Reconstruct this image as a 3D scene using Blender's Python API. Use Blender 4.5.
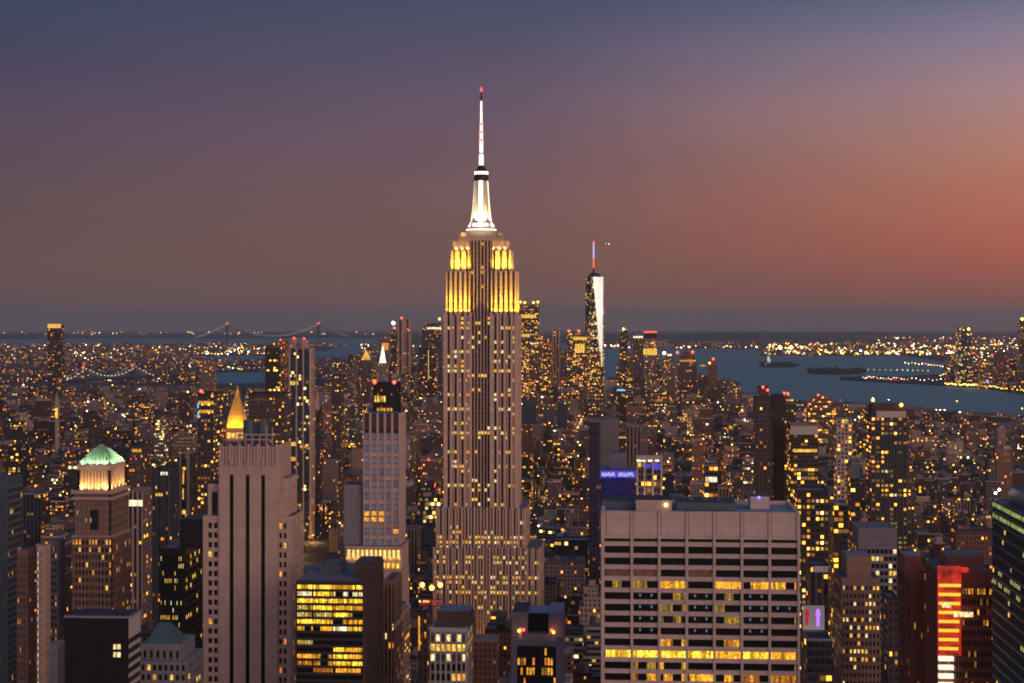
import bpy, math, random
import numpy as np

# ------------------------------------------------------------------ view
H, F, EY, A, RE = 265.0, 1650.0, 317.0, math.radians(4.09), 7.4e6   # eye height, focal (px), eye-level row, yaw, refracted earth radius
CA, SA = math.cos(A), math.sin(A)
R = math.radians
rnd = random.Random(11)
for o in list(bpy.data.objects):
    bpy.data.objects.remove(o)
scene = bpy.context.scene
COL = scene.collection
cam = bpy.data.cameras.new('camera'); camo = bpy.data.objects.new('camera', cam); COL.objects.link(camo)
camo.location = (0, 0, H); camo.rotation_euler = (R(90), 0, A)
cam.sensor_width = 36; cam.lens = 36 * F / 1024; cam.shift_y = (EY - 341.5) / 1024
cam.clip_start = 1; cam.clip_end = 200000
scene.camera = camo
scene.view_settings.view_transform = 'Standard'; scene.view_settings.look = 'None'
scene.view_settings.exposure = 0; scene.view_settings.gamma = 1
scene.cycles.use_denoising = True
scene.cycles.max_bounces = 4; scene.cycles.diffuse_bounces = 2; scene.cycles.glossy_bounces = 2
scene.cycles.volume_bounces = 0; scene.cycles.sample_clamp_indirect = 3; scene.cycles.sample_clamp_direct = 0
scene.cycles.filter_width = 1.9

HAZE = 2.6e-5
# ------------------------------------------------------------------ node helper
class N:
    def __init__(s, tree): s.t = tree; s.n = tree.nodes; s.l = tree.links
    def new(s, typ, **kw):
        n = s.n.new(typ)
        for k, v in kw.items(): setattr(n, k, v)
        return n
    def put(s, sock, v):
        if hasattr(v, 'is_output'): s.l.new(v, sock)
        elif v is not None:
            if isinstance(v, (tuple, list)) and len(v) == 3 and sock.type == 'RGBA': v = (*v, 1)
            sock.default_value = v
    def m(s, op, a, b=None, c=None, clamp=False):
        n = s.new('ShaderNodeMath', operation=op, use_clamp=clamp)
        s.put(n.inputs[0], a)
        if b is not None: s.put(n.inputs[1], b)
        if c is not None: s.put(n.inputs[2], c)
        return n.outputs[0]
    def vec(s, x, y, z):
        n = s.new('ShaderNodeCombineXYZ'); s.put(n.inputs[0], x); s.put(n.inputs[1], y); s.put(n.inputs[2], z); return n.outputs[0]
    def sep(s, v):
        n = s.new('ShaderNodeSeparateXYZ'); s.put(n.inputs[0], v); return n.outputs
    def white(s, v):
        n = s.new('ShaderNodeTexWhiteNoise', noise_dimensions='3D'); s.put(n.inputs['Vector'], v); return n.outputs['Value'], n.outputs['Color']
    def noise(s, v, scale, detail=3.0, rough=.55):
        n = s.new('ShaderNodeTexNoise'); s.put(n.inputs['Vector'], v); n.inputs['Scale'].default_value = scale
        n.inputs['Detail'].default_value = detail; n.inputs['Roughness'].default_value = rough; return n.outputs['Fac']
    def mix(s, f, a, b, blend='MIX'):
        n = s.new('ShaderNodeMix', data_type='RGBA', blend_type=blend)
        s.put(n.inputs[0], f); s.put(n.inputs[6], a); s.put(n.inputs[7], b); return n.outputs[2]
    def ramp(s, f, stops, interp='LINEAR'):
        n = s.new('ShaderNodeValToRGB'); s.put(n.inputs[0], f); cr = n.color_ramp; cr.interpolation = interp
        while len(cr.elements) < len(stops): cr.elements.new(.5)
        for e, (p, c) in zip(cr.elements, stops): e.position = p; e.color = (*c, 1)
        return n.outputs[0]

# ------------------------------------------------------------------ dusk sky: low-sun Nishita glow behind the right shoulder + twilight colours by direction
SUN_EL, SUN_AZ = 1.5, 125.0          # azimuth measured clockwise from +Y (the view is along +Y)
w = bpy.data.worlds.new('World'); scene.world = w; w.use_nodes = True
g = N(w.node_tree); g.n.clear()
tc = g.new('ShaderNodeTexCoord').outputs['Generated']
x, y, z = g.sep(tc)
az = g.m('ARCTAN2', x, y)                                   # radians, + to the right
el = g.m('ARCSINE', z)
elp = g.m('DIVIDE', el, R(30), clamp=True)
dusk_l = g.ramp(elp, [(0.0, (.135, .082, .080)), (.066, (.135, .080, .080)), (.135, (.116, .074, .086)), (.215, (.098, .063, .108)), (.29, (.060, .055, .108)), (.363, (.040, .056, .112)), (.6, (.035, .065, .15)), (1, (.05, .10, .22))])
dusk_c = g.ramp(elp, [(0.0, (.170, .094, .082)), (.066, (.180, .094, .082)), (.135, (.180, .095, .100)), (.215, (.152, .092, .128)), (.29, (.104, .082, .136)), (.363, (.060, .070, .132)), (.6, (.035, .065, .15)), (1, (.05, .10, .22))])
dusk_r = g.ramp(elp, [(0.0, (.215, .098, .078)), (.03, (.300, .095, .074)), (.08, (.430, .118, .080)), (.14, (.460, .160, .105)), (.20, (.450, .210, .165)), (.25, (.400, .230, .245)), (.31, (.260, .205, .285)), (.363, (.110, .140, .230))])
dusk_r = g.mix(g.m('MULTIPLY', g.m('SUBTRACT', elp, .363), 5.0, clamp=True), dusk_r, (.055, .085, .16))
azo = g.m('ADD', az, A)
wob = g.m('MULTIPLY', g.m('SUBTRACT', g.noise(g.vec(g.m('MULTIPLY', az, 2.0), g.m('MULTIPLY', el, 9.0), 0.0), 1.3, 3), .5), .35)
fl = g.m('ADD', g.m('DIVIDE', g.m('ADD', azo, .30), .30), wob, clamp=True)
fr = g.m('POWER', g.m('ADD', g.m('DIVIDE', azo, .31), g.m('MULTIPLY', wob, .6), clamp=True), 1.2)
col = g.mix(fr, g.mix(fl, dusk_l, dusk_c), dusk_r)
stk = g.m('ADD', .93, g.m('MULTIPLY', g.noise(g.vec(g.m('MULTIPLY', az, 3.0), g.m('ADD', g.m('MULTIPLY', el, 26.0), g.m('MULTIPLY', az, 3.5)), 3.0), 1.0, 5, .6), .14))
col = g.mix(1.0, col, g.vec(stk, stk, stk), 'MULTIPLY')
sky = g.new('ShaderNodeTexSky', sky_type='NISHITA', sun_disc=False, sun_elevation=R(SUN_EL), sun_rotation=R(SUN_AZ), dust_density=2.0, altitude=200)
lp_dir = g.m('MULTIPLY', g.m('COSINE', g.m('SUBTRACT', az, R(SUN_AZ + 20))), 1.0, clamp=True)   # the twilight arch opposite the view
arch = g.m('MULTIPLY', lp_dir, g.m('SUBTRACT', 1.0, g.m('DIVIDE', g.m('ABSOLUTE', el), R(70)), clamp=True))
glow = g.mix(arch, (0, 0, 0), (.92, .53, .39))
below = g.m('GREATER_THAN', z, -0.02)
bg1 = g.new('ShaderNodeBackground'); g.put(bg1.inputs[0], g.mix(1.0, col, glow, 'ADD')); g.put(bg1.inputs[1], 1.0)
bg2 = g.new('ShaderNodeBackground'); g.put(bg2.inputs[0], sky.outputs[0]); bg2.inputs[1].default_value = 0.006
ad = g.new('ShaderNodeAddShader'); g.l.new(bg1.outputs[0], ad.inputs[0]); g.l.new(bg2.outputs[0], ad.inputs[1])
out = g.new('ShaderNodeOutputWorld'); g.l.new(ad.outputs[0], out.inputs['Surface'])

sl = bpy.data.lights.new('sun', 'SUN'); sl.energy = 0.42; sl.angle = R(25); sl.color = (1, .68, .54)
so = bpy.data.objects.new('sun', sl); COL.objects.link(so)
_e, _a = R(14), R(SUN_AZ + 15)
from mathutils import Vector
so.rotation_euler = Vector((math.sin(_a) * math.cos(_e), math.cos(_a) * math.cos(_e), math.sin(_e))).to_track_quat('Z', 'Y').to_euler()

# ------------------------------------------------------------------ projection helpers: a photo column/row at a known distance gives a real position
def ddy(px): return F * CA + (px - 512) * SA
def fx(px, D): return D * (-F * SA + (px - 512) * CA) / ddy(px)
def fz(py, D, px=512): return H - (py - EY) * D / ddy(px)
def proj(x, y, z):
    d = -x * SA + y * CA
    return 512 + (x * CA + y * SA) / d * F, EY + (H - z) * F / d
def gz(x, y): return -(x * x + y * y) / (2 * RE)
def ground(px, py):
    u = px - 512; q = (F * F + u * u) / (2 * RE); b = -(py - EY)
    disc = b * b - 4 * q * H
    t = (-b - math.sqrt(max(disc, 0))) / (2 * q) if q > 0 else 0
    return t * (-F * SA + u * CA), t * (F * CA + u * SA)

# ------------------------------------------------------------------ materials
M = {}
def base_mat(name):
    m = bpy.data.materials.new(name); m.use_nodes = True; m.node_tree.nodes.clear(); M[name] = m
    return m, N(m.node_tree)
def finish(m, g, sampling='NONE', **kw):
    p = g.new('ShaderNodeBsdfPrincipled')
    for k, v in kw.items(): g.put(p.inputs[k.replace('_', ' ')], v)
    o = g.new('ShaderNodeOutputMaterial'); g.l.new(p.outputs[0], o.inputs[0])
    m.cycles.emission_sampling = sampling
    return m
def plain(name, c, rough=.8, metal=0.0, var=.25, scale=.25, bump=.0):
    m, g = base_mat(name)
    oc = g.new('ShaderNodeTexCoord').outputs['Object']
    n = g.noise(oc, scale, 5)
    rn = g.new('ShaderNodeObjectInfo').outputs['Random']
    f = g.m('MULTIPLY', g.m('ADD', 1 - var, g.m('MULTIPLY', n, 2 * var)), g.m('ADD', .93, g.m('MULTIPLY', rn, .14)))
    st = g.noise(g.vec(*[g.m('MULTIPLY', a, b) for a, b in zip(g.sep(oc), (1.5, 1.5, .06))]), 1.0, 3)
    f = g.m('MULTIPLY', f, g.m('ADD', .85, g.m('MULTIPLY', st, .3)))
    if rough >= .7:      # stone courses and panels weathered each a little differently
        X_, Y_, Z_ = g.sep(oc)
        zc_ = g.m('FLOOR', g.m('DIVIDE', Z_, 1.95)); cw, _ = g.white(g.vec(g.m('FLOOR', g.m('DIVIDE', g.m('ADD', g.m('ADD', X_, Y_), g.m('MULTIPLY', zc_, .7)), 1.7)), zc_, 2.5))
        rowv, _ = g.white(g.vec(zc_, 9.5, 1.5))
        grime = g.noise(g.vec(g.m('MULTIPLY', X_, .35), g.m('MULTIPLY', Y_, .35), g.m('MULTIPLY', Z_, .05)), 1.0, 6, .75)
        f = g.m('MULTIPLY', f, g.m('ADD', g.m('ADD', .80, g.m('MULTIPLY', cw, .10)), g.m('ADD', g.m('MULTIPLY', rowv, .07), g.m('MULTIPLY', grime, .24))))
    c2 = g.mix(1.0, (*c, 1), g.vec(f, f, f), 'MULTIPLY')
    return finish(m, g, Base_Color=c2, Roughness=rough, Metallic=metal)
def emit(name, c, s, sampling='NONE', vary=0.0, vs=1.0, stretch=(1, 1, 1)):
    m, g = base_mat(name)
    st = s
    if vary:
        oi = g.new('ShaderNodeObjectInfo'); oc = g.new('ShaderNodeTexCoord').outputs['Object']
        xyz = g.sep(oc); lo = g.sep(oi.outputs['Location'])
        v = g.vec(*[g.m('MULTIPLY', g.m('ADD', a, l), k) for a, l, k in zip(xyz, lo, stretch)])
        n = g.noise(v, vs, 3, .7)
        mrn = g.new('ShaderNodeMapRange'); g.put(mrn.inputs[0], n); mrn.inputs[1].default_value = .36; mrn.inputs[2].default_value = .66
        mrn.inputs[3].default_value = 1 - vary; mrn.inputs[4].default_value = 1 + vary * .5
        st = g.m('MULTIPLY', mrn.outputs[0], s)
    return finish(m, g, sampling, Base_Color=(.1, .1, .1), Roughness=.3, Emission_Color=c, Emission_Strength=st)

WARM = [(0, (1, .22, .02)), (.22, (1, .36, .03)), (.55, (1, .52, .06)), (.75, (1, .62, .18)), (.88, (1, .85, .55)), (.96, (.75, .92, .9)), (1, (.8, .85, 1))]
COOL = [(0, (1, .45, .05)), (.4, (1, .68, .22)), (.75, (1, .88, .6)), (1, (.8, .95, 1))]
def facade(name, wall, glass=(.012, .015, .02), gw=.5, gh=.5, lw=None, lh=None, litp=.12, es=1.5, pal=WARM, seg=7, wr=.85, var=.85, bump=.6, bv=1.5):
    """wall with a window grid; UV is in bays x storeys, its 256s number the building"""
    m, g = base_mat(name)
    lw, lh = lw or gw, lh or gh
    u, v, _ = g.sep(g.new('ShaderNodeUVMap').outputs[0])
    cu, cv, bid = g.m('FLOOR', u), g.m('FLOOR', v), g.m('FLOOR', g.m('DIVIDE', u, 256.0))
    du = g.m('ABSOLUTE', g.m('SUBTRACT', g.m('SUBTRACT', u, cu), .5)); dv = g.m('ABSOLUTE', g.m('SUBTRACT', g.m('SUBTRACT', v, cv), .5))
    gm = g.m('MULTIPLY', g.m('LESS_THAN', du, gw / 2), g.m('LESS_THAN', dv, gh / 2))
    lm = g.m('MULTIPLY', g.m('LESS_THAN', du, lw / 2), g.m('LESS_THAN', dv, lh / 2))
    rv, rc = g.white(g.vec(cu, cv, 0.5)); rx, ry, rz = g.sep(rc)
    sv, _c = g.white(g.vec(g.m('FLOOR', g.m('DIVIDE', u, float(seg))), cv, 3.5))
    b1, bc = g.white(g.vec(bid, 5.5, 7.5)); bx, by, bz = g.sep(bc)
    p = g.m('MULTIPLY', g.m('MULTIPLY', g.m('ADD', 1 - bv / 2, g.m('MULTIPLY', bx, bv)), litp), g.m('ADD', .35, g.m('MULTIPLY', g.m('POWER', sv, 5.0), 3.9)))
    lit = g.m('LESS_THAN', rv, p)
    c = g.ramp(g.m('ADD', g.m('MULTIPLY', rx, .8), g.m('MULTIPLY', bz, .2)), pal)
    blot = g.noise(g.vec(g.m('MULTIPLY', u, 3.1), g.m('MULTIPLY', v, 2.3), 0.0), 1.0, 1)
    e = g.m('MULTIPLY', g.m('MULTIPLY', lit, lm), g.m('MULTIPLY', g.m('ADD', .14, g.m('MULTIPLY', g.m('POWER', ry, 4.0), 4.2)), g.m('MULTIPLY', g.m('ADD', .4, g.m('MULTIPLY', blot, 1.2)), es)))
    oc = g.new('ShaderNodeTexCoord').outputs['Object']
    dirt = g.noise(oc, .05, 6, .65)
    f = g.m('MULTIPLY', g.m('ADD', 1 - var * .6, g.m('MULTIPLY', by, var * 1.2)), g.m('ADD', .7, g.m('MULTIPLY', dirt, .6)))
    wc = g.mix(1.0, (*wall, 1), g.vec(f, f, f), 'MULTIPLY')
    wc = g.mix(g.m('MULTIPLY', bz, .35), wc, g.mix(1.0, wc, (1.15, .8, .62, 1), 'MULTIPLY'))
    gl = g.mix(g.m('MULTIPLY', rz, .8), (*glass, 1), tuple(min(1, q * 3 + .01) for q in glass))
    bs = g.mix(gm, wc, gl)
    bp = g.new('ShaderNodeBump', invert=True); bp.inputs['Strength'].default_value = bump; bp.inputs['Distance'].default_value = .4; g.put(bp.inputs['Height'], gm)
    return finish(m, g, Base_Color=bs, Roughness=g.m('SUBTRACT', wr, g.m('MULTIPLY', gm, wr - .22)), Emission_Color=c, Emission_Strength=e, Normal=bp.outputs[0])
def roofmat(name, c):
    m, g = base_mat(name)
    u, v, _ = g.sep(g.new('ShaderNodeUVMap').outputs[0])
    b1, bc = g.white(g.vec(g.m('FLOOR', g.m('DIVIDE', u, 256.0)), 1.5, 2.5))
    oc = g.new('ShaderNodeTexCoord').outputs['Object']
    f = g.m('MULTIPLY', g.m('ADD', .35, g.m('MULTIPLY', g.m('POWER', b1, 2.0), 2.0)), g.m('ADD', .6, g.m('MULTIPLY', g.noise(oc, .12, 6, .7), .8)))
    return finish(m, g, Base_Color=g.mix(1.0, (*c, 1), g.vec(f, f, f), 'MULTIPLY'), Roughness=.8)

# masonry and glass skins of the city
facade('tan_brick', (.27, .205, .175), gw=.42, gh=.5, litp=0.105)
facade('red_brick', (.20, .11, .085), gw=.4, gh=.48, litp=0.105)
facade('grey_stone', (.24, .24, .265), gw=.45, gh=.5, litp=0.097)
facade('charcoal_curtain', (.035, .04, .05), gw=.86, gh=.62, litp=0.105, wr=.4)
facade('slate_glass', (.06, .085, .11), glass=(.02, .035, .05), gw=.9, gh=.7, litp=0.113, wr=.35, pal=COOL)
facade('cream_stone', (.42, .36, .33), gw=.4, gh=.52, litp=0.097)
facade('dark_brick', (.085, .068, .068), gw=.4, gh=.5, litp=0.162)
facade('ribbed_stone', (.31, .25, .23), gw=.5, gh=1.1, lh=.55, litp=0.097)
facade('ribbed_dark', (.065, .065, .08), gw=.6, gh=1.1, lh=.55, litp=0.130)
facade('banded_office', (.22, .21, .22), gw=1.1, gh=.5, lw=.85, litp=0.162, pal=COOL, seg=5)
facade('busy_office', (.13, .11, .10), gw=.8, gh=.6, litp=.22, es=1.5, seg=5)
facade('lit_glass', (.07, .085, .09), glass=(.02, .03, .035), gw=.88, gh=.7, litp=.34, es=1.4, seg=4)
facade('amber_flats', (.055, .05, .055), gw=.6, gh=.5, litp=.42, es=1.7, seg=3, bv=.4)
facade('pale_grid', (.42, .38, .37), gw=.62, gh=.55, litp=.22, es=1.6, seg=3, bv=.4)
facade('low_far', (.14, .125, .14), gw=.5, gh=.5, litp=.085, es=3.6)
facade('low_far_dark', (.05, .055, .075), gw=.5, gh=.5, litp=.085, es=3.6)
facade('core_glass', (.02, .022, .026), gw=.9, gh=.7, litp=.0)
facade('white_facet', (.8, .8, .8), gw=1.1, gh=.93, litp=90, es=2.2, pal=[(0, (1, .86, .66)), (1, (1, .93, .80))], seg=50, bump=0)  # sunset reflection on a glass facet, put in as emission
facade('orange_top', (.16, .08, .05), gw=.7, gh=.45, litp=.5, es=.5, pal=[(0, (1, .2, .02)), (1, (1, .4, .05))])
roofmat('roof_felt', (.085, .10, .125))
roofmat('roof_blue', (.10, .15, .19))
plain('limestone', (.60, .44, .37), .8, var=.12)
plain('esb_stone', (.72, .52, .42), .75, var=.12)
plain('brownstone', (.30, .195, .15), .85)
plain('pale_concrete', (.64, .51, .46), .7, var=.10)
plain('white_concrete', (.55, .5, .48), .7, var=.1)
plain('grey_slab', (.26, .25, .27), .8)
plain('violet_grey', (.19, .18, .22), .7)
plain('slate_metal', (.10, .14, .18), .45, .3)
plain('dark_metal', (.03, .03, .035), .5, .4)
plain('black_panel', (.012, .013, .014), .35, .0)
plain('brown_panel', (.085, .055, .045), .7)
plain('maroon_panel', (.30, .10, .07), .6)
plain('spandrel', (.075, .062, .06), .45, .5)
plain('teal_copper', (.06, .13, .15), .55)
plain('green_copper', (.27, .46, .30), .55, var=.3, scale=.5)
plain('gold_leaf', (.85, .50, .09), .35, .25)
plain('tank_wood', (.13, .09, .07), .9)
plain('asphalt', (.05, .05, .052), .85, scale=.02)
plain('steel_white', (.55, .56, .57), .5, .3)
plain('copper_statue', (.22, .42, .35), .6)
plain('leaf', (.045, .06, .04), .9)
plain('hill_ground', (.035, .04, .05), .95, scale=.001)
GL = dict(vary=.75, vs=.9, stretch=(1.1, 1.1, .6))
def glassm(name, c, rough=.12):
    m, g = base_mat(name); rn = g.new('ShaderNodeObjectInfo').outputs['Random']
    oc = g.new('ShaderNodeTexCoord').outputs['Object']
    f = g.m('ADD', .6, g.m('ADD', g.m('MULTIPLY', rn, .6), g.m('MULTIPLY', g.noise(oc, .5, 2), .5)))
    return finish(m, g, Base_Color=g.mix(1.0, (*c, 1), g.vec(f, f, f), 'MULTIPLY'), Roughness=rough)
glassm('w_dark', (.014, .018, .022)); glassm('w_blue', (.24, .38, .58), .3); glassm('w_rose', (.52, .40, .42), .35); glassm('w_black', (.004, .006, .005), .25)
glassm('w_dim', (.08, .075, .07), .3)
emit('w_amber', (1, .40, .03), 1.25, **GL); emit('w_yellow', (1, .58, .07), 1.35, **GL); emit('w_white', (1, .76, .34), 1.4, **GL)
emit('w_orange', (1, .25, .02), 1.1, **GL); emit('w_low', (1, .5, .06), .35, **GL); emit('w_brownlit', (1, .22, .05), .07, **GL)
emit('red_lamp', (1, .05, .02), 9); emit('white_lamp', (1, .92, .75), 10); emit('amber_lamp', (1, .45, .06), 9); emit('yellow_lamp', (1, .72, .2), 8)
emit('blue_lamp', (.1, .12, 1), 6); emit('cyan_lamp', (.15, .6, 1), 1.2); emit('violet_lamp', (.35, .15, 1), 1.6)
emit('neon_red', (1, .045, .015), .55, 'FRONT', .7, .35); emit('neon_yellow', (1, .5, .03), 1.5, 'FRONT'); emit('neon_white', (1, .9, .7), 1.15, 'FRONT')
emit('sign_blue', (.05, .05, .75), .75); emit('crown_gold', (1, .55, .06), 1.6, vary=.8, vs=.35); emit('crown_white', (1, .85, .55), 2.0, vary=.7, vs=.3)
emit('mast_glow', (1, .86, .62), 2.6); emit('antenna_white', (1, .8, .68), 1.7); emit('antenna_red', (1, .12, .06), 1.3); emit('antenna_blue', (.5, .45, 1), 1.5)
emit('bridge_dot', (1, .68, .58), .75); emit('bridge_green', (.75, 1, .6), 2.2)
emit('facet_painted_sunset', (1, .9, .76), 1.25, vary=.25, vs=.02, stretch=(1, 1, .3))  # sunset mirrored in the glass, painted as emitted light
emit('colonnade_glow', (1, .66, .16), 1.5, vary=.5, vs=.5)
emit('green_strip', (.75, .9, .25), .55, vary=.8, vs=.5)

# ------------------------------------------------------------------ mesh builder
class MB:
    def __init__(s): s.v, s.f, s.uv, s.m = [], [], [], []
    def face(s, pts, m=0, uv=None):
        b = len(s.v); s.v += [tuple(p) for p in pts]; s.f.append(tuple(range(b, b + len(pts)))); s.m.append(m)
        s.uv += uv or [(0.5, 0.5)] * len(pts)
    def wallq(s, p0, p1, z0, z1, m, nb, nf, off, q0=None, q1=None):
        """upright quad from p0 to p1 (outside to the right when walking p0->p1 is behind); q = top points if they differ"""
        q0, q1 = q0 or p0, q1 or p1
        s.face([(*p0, z0), (*p1, z0), (*q1, z1), (*q0, z1)], m, [(off, 0), (off + nb, 0), (off + nb, nf), (off, nf)])
    def box(s, x0, x1, y0, y1, z0, z1, m=0, top=None, bay=3.2, fl=3.7, k=None, bottom=False, t=None):
        k = rnd.randrange(200) if k is None else k
        o = 256 * k + 3
        X0, X1, Y0, Y1 = t or (x0, x1, y0, y1)
        nx, ny, nf = max(1, round((x1 - x0) / bay)), max(1, round((y1 - y0) / bay)), max(1, round((z1 - z0) / fl))
        nx, ny = min(nx, 50), min(ny, 50)
        s.wallq((x0, y0), (x1, y0), z0, z1, m, nx, nf, o, (X0, Y0), (X1, Y0))
        s.wallq((x1, y0), (x1, y1), z0, z1, m, ny, nf, o + 60, (X1, Y0), (X1, Y1))
        s.wallq((x1, y1), (x0, y1), z0, z1, m, nx, nf, o + 120, (X1, Y1), (X0, Y1))
        s.wallq((x0, y1), (x0, y0), z0, z1, m, ny, nf, o + 180, (X0, Y1), (X0, Y0))
        tm = m if top is None else top
        s.face([(X0, Y0, z1), (X1, Y0, z1), (X1, Y1, z1), (X0, Y1, z1)], tm, [(256 * k + 1.5, .5)] * 4)
        if bottom: s.face([(x0, y0, z0), (x0, y1, z0), (x1, y1, z0), (x1, y0, z0)], m, [(256 * k + 1.5, .5)] * 4)
    def cyl(s, cx, cy, r0, r1, z0, z1, n=10, m=0, cap=True):
        P = [(math.cos(2 * math.pi * i / n), math.sin(2 * math.pi * i / n)) for i in range(n)]
        for i in range(n):
            a, b = P[i], P[(i + 1) % n]
            s.face([(cx + a[0] * r0, cy + a[1] * r0, z0), (cx + b[0] * r0, cy + b[1] * r0, z0), (cx + b[0] * r1, cy + b[1] * r1, z1), (cx + a[0] * r1, cy + a[1] * r1, z1)], m)
        if cap and r1 > .01: s.face([(cx + a[0] * r1, cy + a[1] * r1, z1) for a in P], m)
    def bar(s, a, b, r, m=0):
        a, b = Vector(a), Vector(b); d = (b - a).normalized(); u = d.orthogonal().normalized() * r; v = d.cross(u)
        q = [u + v, v - u, -u - v, u - v]
        for i in range(4): s.face([a + q[i], a + q[(i + 1) % 4], b + q[(i + 1) % 4], b + q[i]], m)
        s.face([a + q[i] for i in (3, 2, 1, 0)], m); s.face([b + p for p in q], m)
    def octa(s, c, r, m=0):
        c = Vector(c); px = [c + Vector(d) * r for d in ((1, 0, 0), (0, 1, 0), (-1, 0, 0), (0, -1, 0))]
        for i in range(4):
            s.face([px[i], px[(i + 1) % 4], c + Vector((0, 0, r))], m); s.face([px[(i + 1) % 4], px[i], c - Vector((0, 0, r))], m)
    def mesh(s, name, mats, org=(0, 0, 0)):
        me = bpy.data.meshes.new(name)
        v = np.array(s.v, float) - np.array(org, float) if s.v else np.zeros((0, 3))
        me.from_pydata(v.tolist(), [], s.f)
        for q in mats: me.materials.append(M[q])
        me.polygons.foreach_set('material_index', s.m)
        ul = me.uv_layers.new(name='UVMap'); ul.data.foreach_set('uv', np.array(s.uv, dtype=np.float32).ravel())
        me.update(); return me

def props(o, label=None, cat=None, group=None, kind=None):
    for k, v in (('label', label), ('category', cat), ('group', group), ('kind', kind)):
        if v: o[k] = v
class Thing:
    def __init__(s, name, label, cat, x, y, z=0.0, group=None):
        s.o = bpy.data.objects.new(name, None); COL.objects.link(s.o); s.org = (x, y, z); s.o.location = s.org
        props(s.o, label, cat, group); s.w = []
    def part(s, name, mb, mats, parent=None, label=None, kind=None):
        if not mb.f: return None
        o = bpy.data.objects.new(name, mb.mesh(name, mats, s.org)); COL.objects.link(o); o.parent = parent or s.o
        props(o, label, None, None, kind); return o
    def shared(s, name, me, loc, scale=1.0, parent=None):
        o = bpy.data.objects.new(name, me); COL.objects.link(o); o.parent = parent or s.o
        o.location = [a - b for a, b in zip(loc, s.org)]; o.scale = (scale,) * 3 if not isinstance(scale, tuple) else scale; return o
    def win(s, a0, a1, c, z0, z1, face, mat): s.w.append((a0, a1, c, z0, z1, face, mat))
    def flush(s, name='window', cap=100):
        def corner(q): return (q[0], q[2], q[3]) if q[5] == 'F' else (q[2], q[0], q[3])
        def seen(q):
            px, py = proj(*corner(q)); return (0 <= px <= 1024 and 0 <= py <= 683), (q[1] - q[0]) * (q[4] - q[3])
        s.w.sort(key=lambda q: (seen(q)[0], round(seen(q)[1], 1), 'dark' not in q[6], q[4]), reverse=True)
        for q in s.w[:cap]: s.shared(name, winmesh(q), corner(q))
        rest = s.w[cap:]
        if rest:
            mats = sorted({q[6] for q in rest}); mb = MB()
            for q in rest: winbox(mb, q, corner(q), mats.index(q[6]))
            s.part(name, mb, mats, kind='stuff')
        s.w = []
    def beacon(s, x, y, z, r=.9, mat='red_lamp', name='beacon'):
        s.shared(name, lampmesh(mat), (x, y, z), r)
    def flood(s, x, y, z, tx, ty, tz, power, color=(1, .7, .15), angle=100, r=.5):
        l = bpy.data.lights.new('floodlight', 'SPOT'); l.energy = power; l.color = color; l.spot_size = R(angle); l.spot_blend = .6; l.shadow_soft_size = r
        o = bpy.data.objects.new('floodlight', l); COL.objects.link(o); o.parent = s.o
        o.location = (x - s.org[0], y - s.org[1], z - s.org[2])
        o.rotation_euler = Vector((x - tx, y - ty, z - tz)).to_track_quat('Z', 'Y').to_euler()
def winbox(mb, q, c, m):
    w, h = q[1] - q[0], q[4] - q[3]
    if q[5] == 'F': mb.box(c[0], c[0] + w, c[1] - .06, c[1] + .06, c[2], c[2] + h, m, bottom=True)
    else: mb.box(c[0] - .06, c[0] + .06, c[1], c[1] + w, c[2], c[2] + h, m, bottom=True)
_wm, _lm = {}, {}
def winmesh(q):
    key = (round(q[1] - q[0], 2), round(q[4] - q[3], 2), q[5] == 'F', q[6])
    if key not in _wm:
        mb = MB(); winbox(mb, q, (0, 0, 0), 0); _wm[key] = mb.mesh('window', [q[6]])
    return _wm[key]
def lampmesh(mat):
    if mat not in _lm:
        mb = MB(); mb.cyl(0, 0, .5, 1, -1, -.3, 8); mb.cyl(0, 0, 1, 1, -.3, .4, 8, cap=False); mb.cyl(0, 0, 1, .3, .4, 1, 8); _lm[mat] = mb.mesh('lamp', [mat])
    return _lm[mat]

def relief(t, wl, face, a0, a1, c, z0, z1, nb, fh, pw, sh, matfn, pm=0, sm=1, dp=.8, sp=.3, cols=None, clip=690, piers=True):
    """piers and spandrels standing proud of the core, windows set between them. face F: plane y=c; R: x=c facing +x; L: x=c facing -x"""
    def bx(a, b, d0, d1, q0, q1, m):
        if face == 'F': wl.box(a, b, c + d0, c + d1, q0, q1, m, bottom=True)
        elif face == 'R': wl.box(c - d1, c - d0, a, b, q0, q1, m, bottom=True)
        else: wl.box(c + d0, c + d1, a, b, q0, q1, m, bottom=True)
    e = cols or [a0 + (a1 - a0) * i / nb for i in range(nb + 1)]
    nb = len(e) - 1
    if piers:
        for i, a in enumerate(e):
            lo = a if i == 0 else a - pw / 2; hi = a if i == nb else a + pw / 2
            if i == 0: hi = a + pw / 2
            if i == nb: lo = a - pw / 2
            bx(lo, hi, 0, dp, z0, z1, pm)
    nf = int((z1 - z0) / fh)
    for j in range(nf + 1):
        zt = z1 - j * fh
        if zt - sh < z0: break
        mid = (a0 + a1) / 2
        pp = proj(mid if face == 'F' else c, c if face == 'F' else mid, zt)
        if pp[1] > clip: break
        bx(a0 + pw / 2, a1 - pw / 2, sp, dp, zt - sh, zt, sm)
        if zt - fh < z0: break
        for i in range(nb):
            m = matfn(i, j)
            if m:
                d = dp - .1
                cc = c + d if face in 'FL' else c - d
                t.win(e[i] + pw / 2 + .04, e[i + 1] - pw / 2 - .04, cc, zt - fh + .03, zt - sh - .03, face, m)

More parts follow.
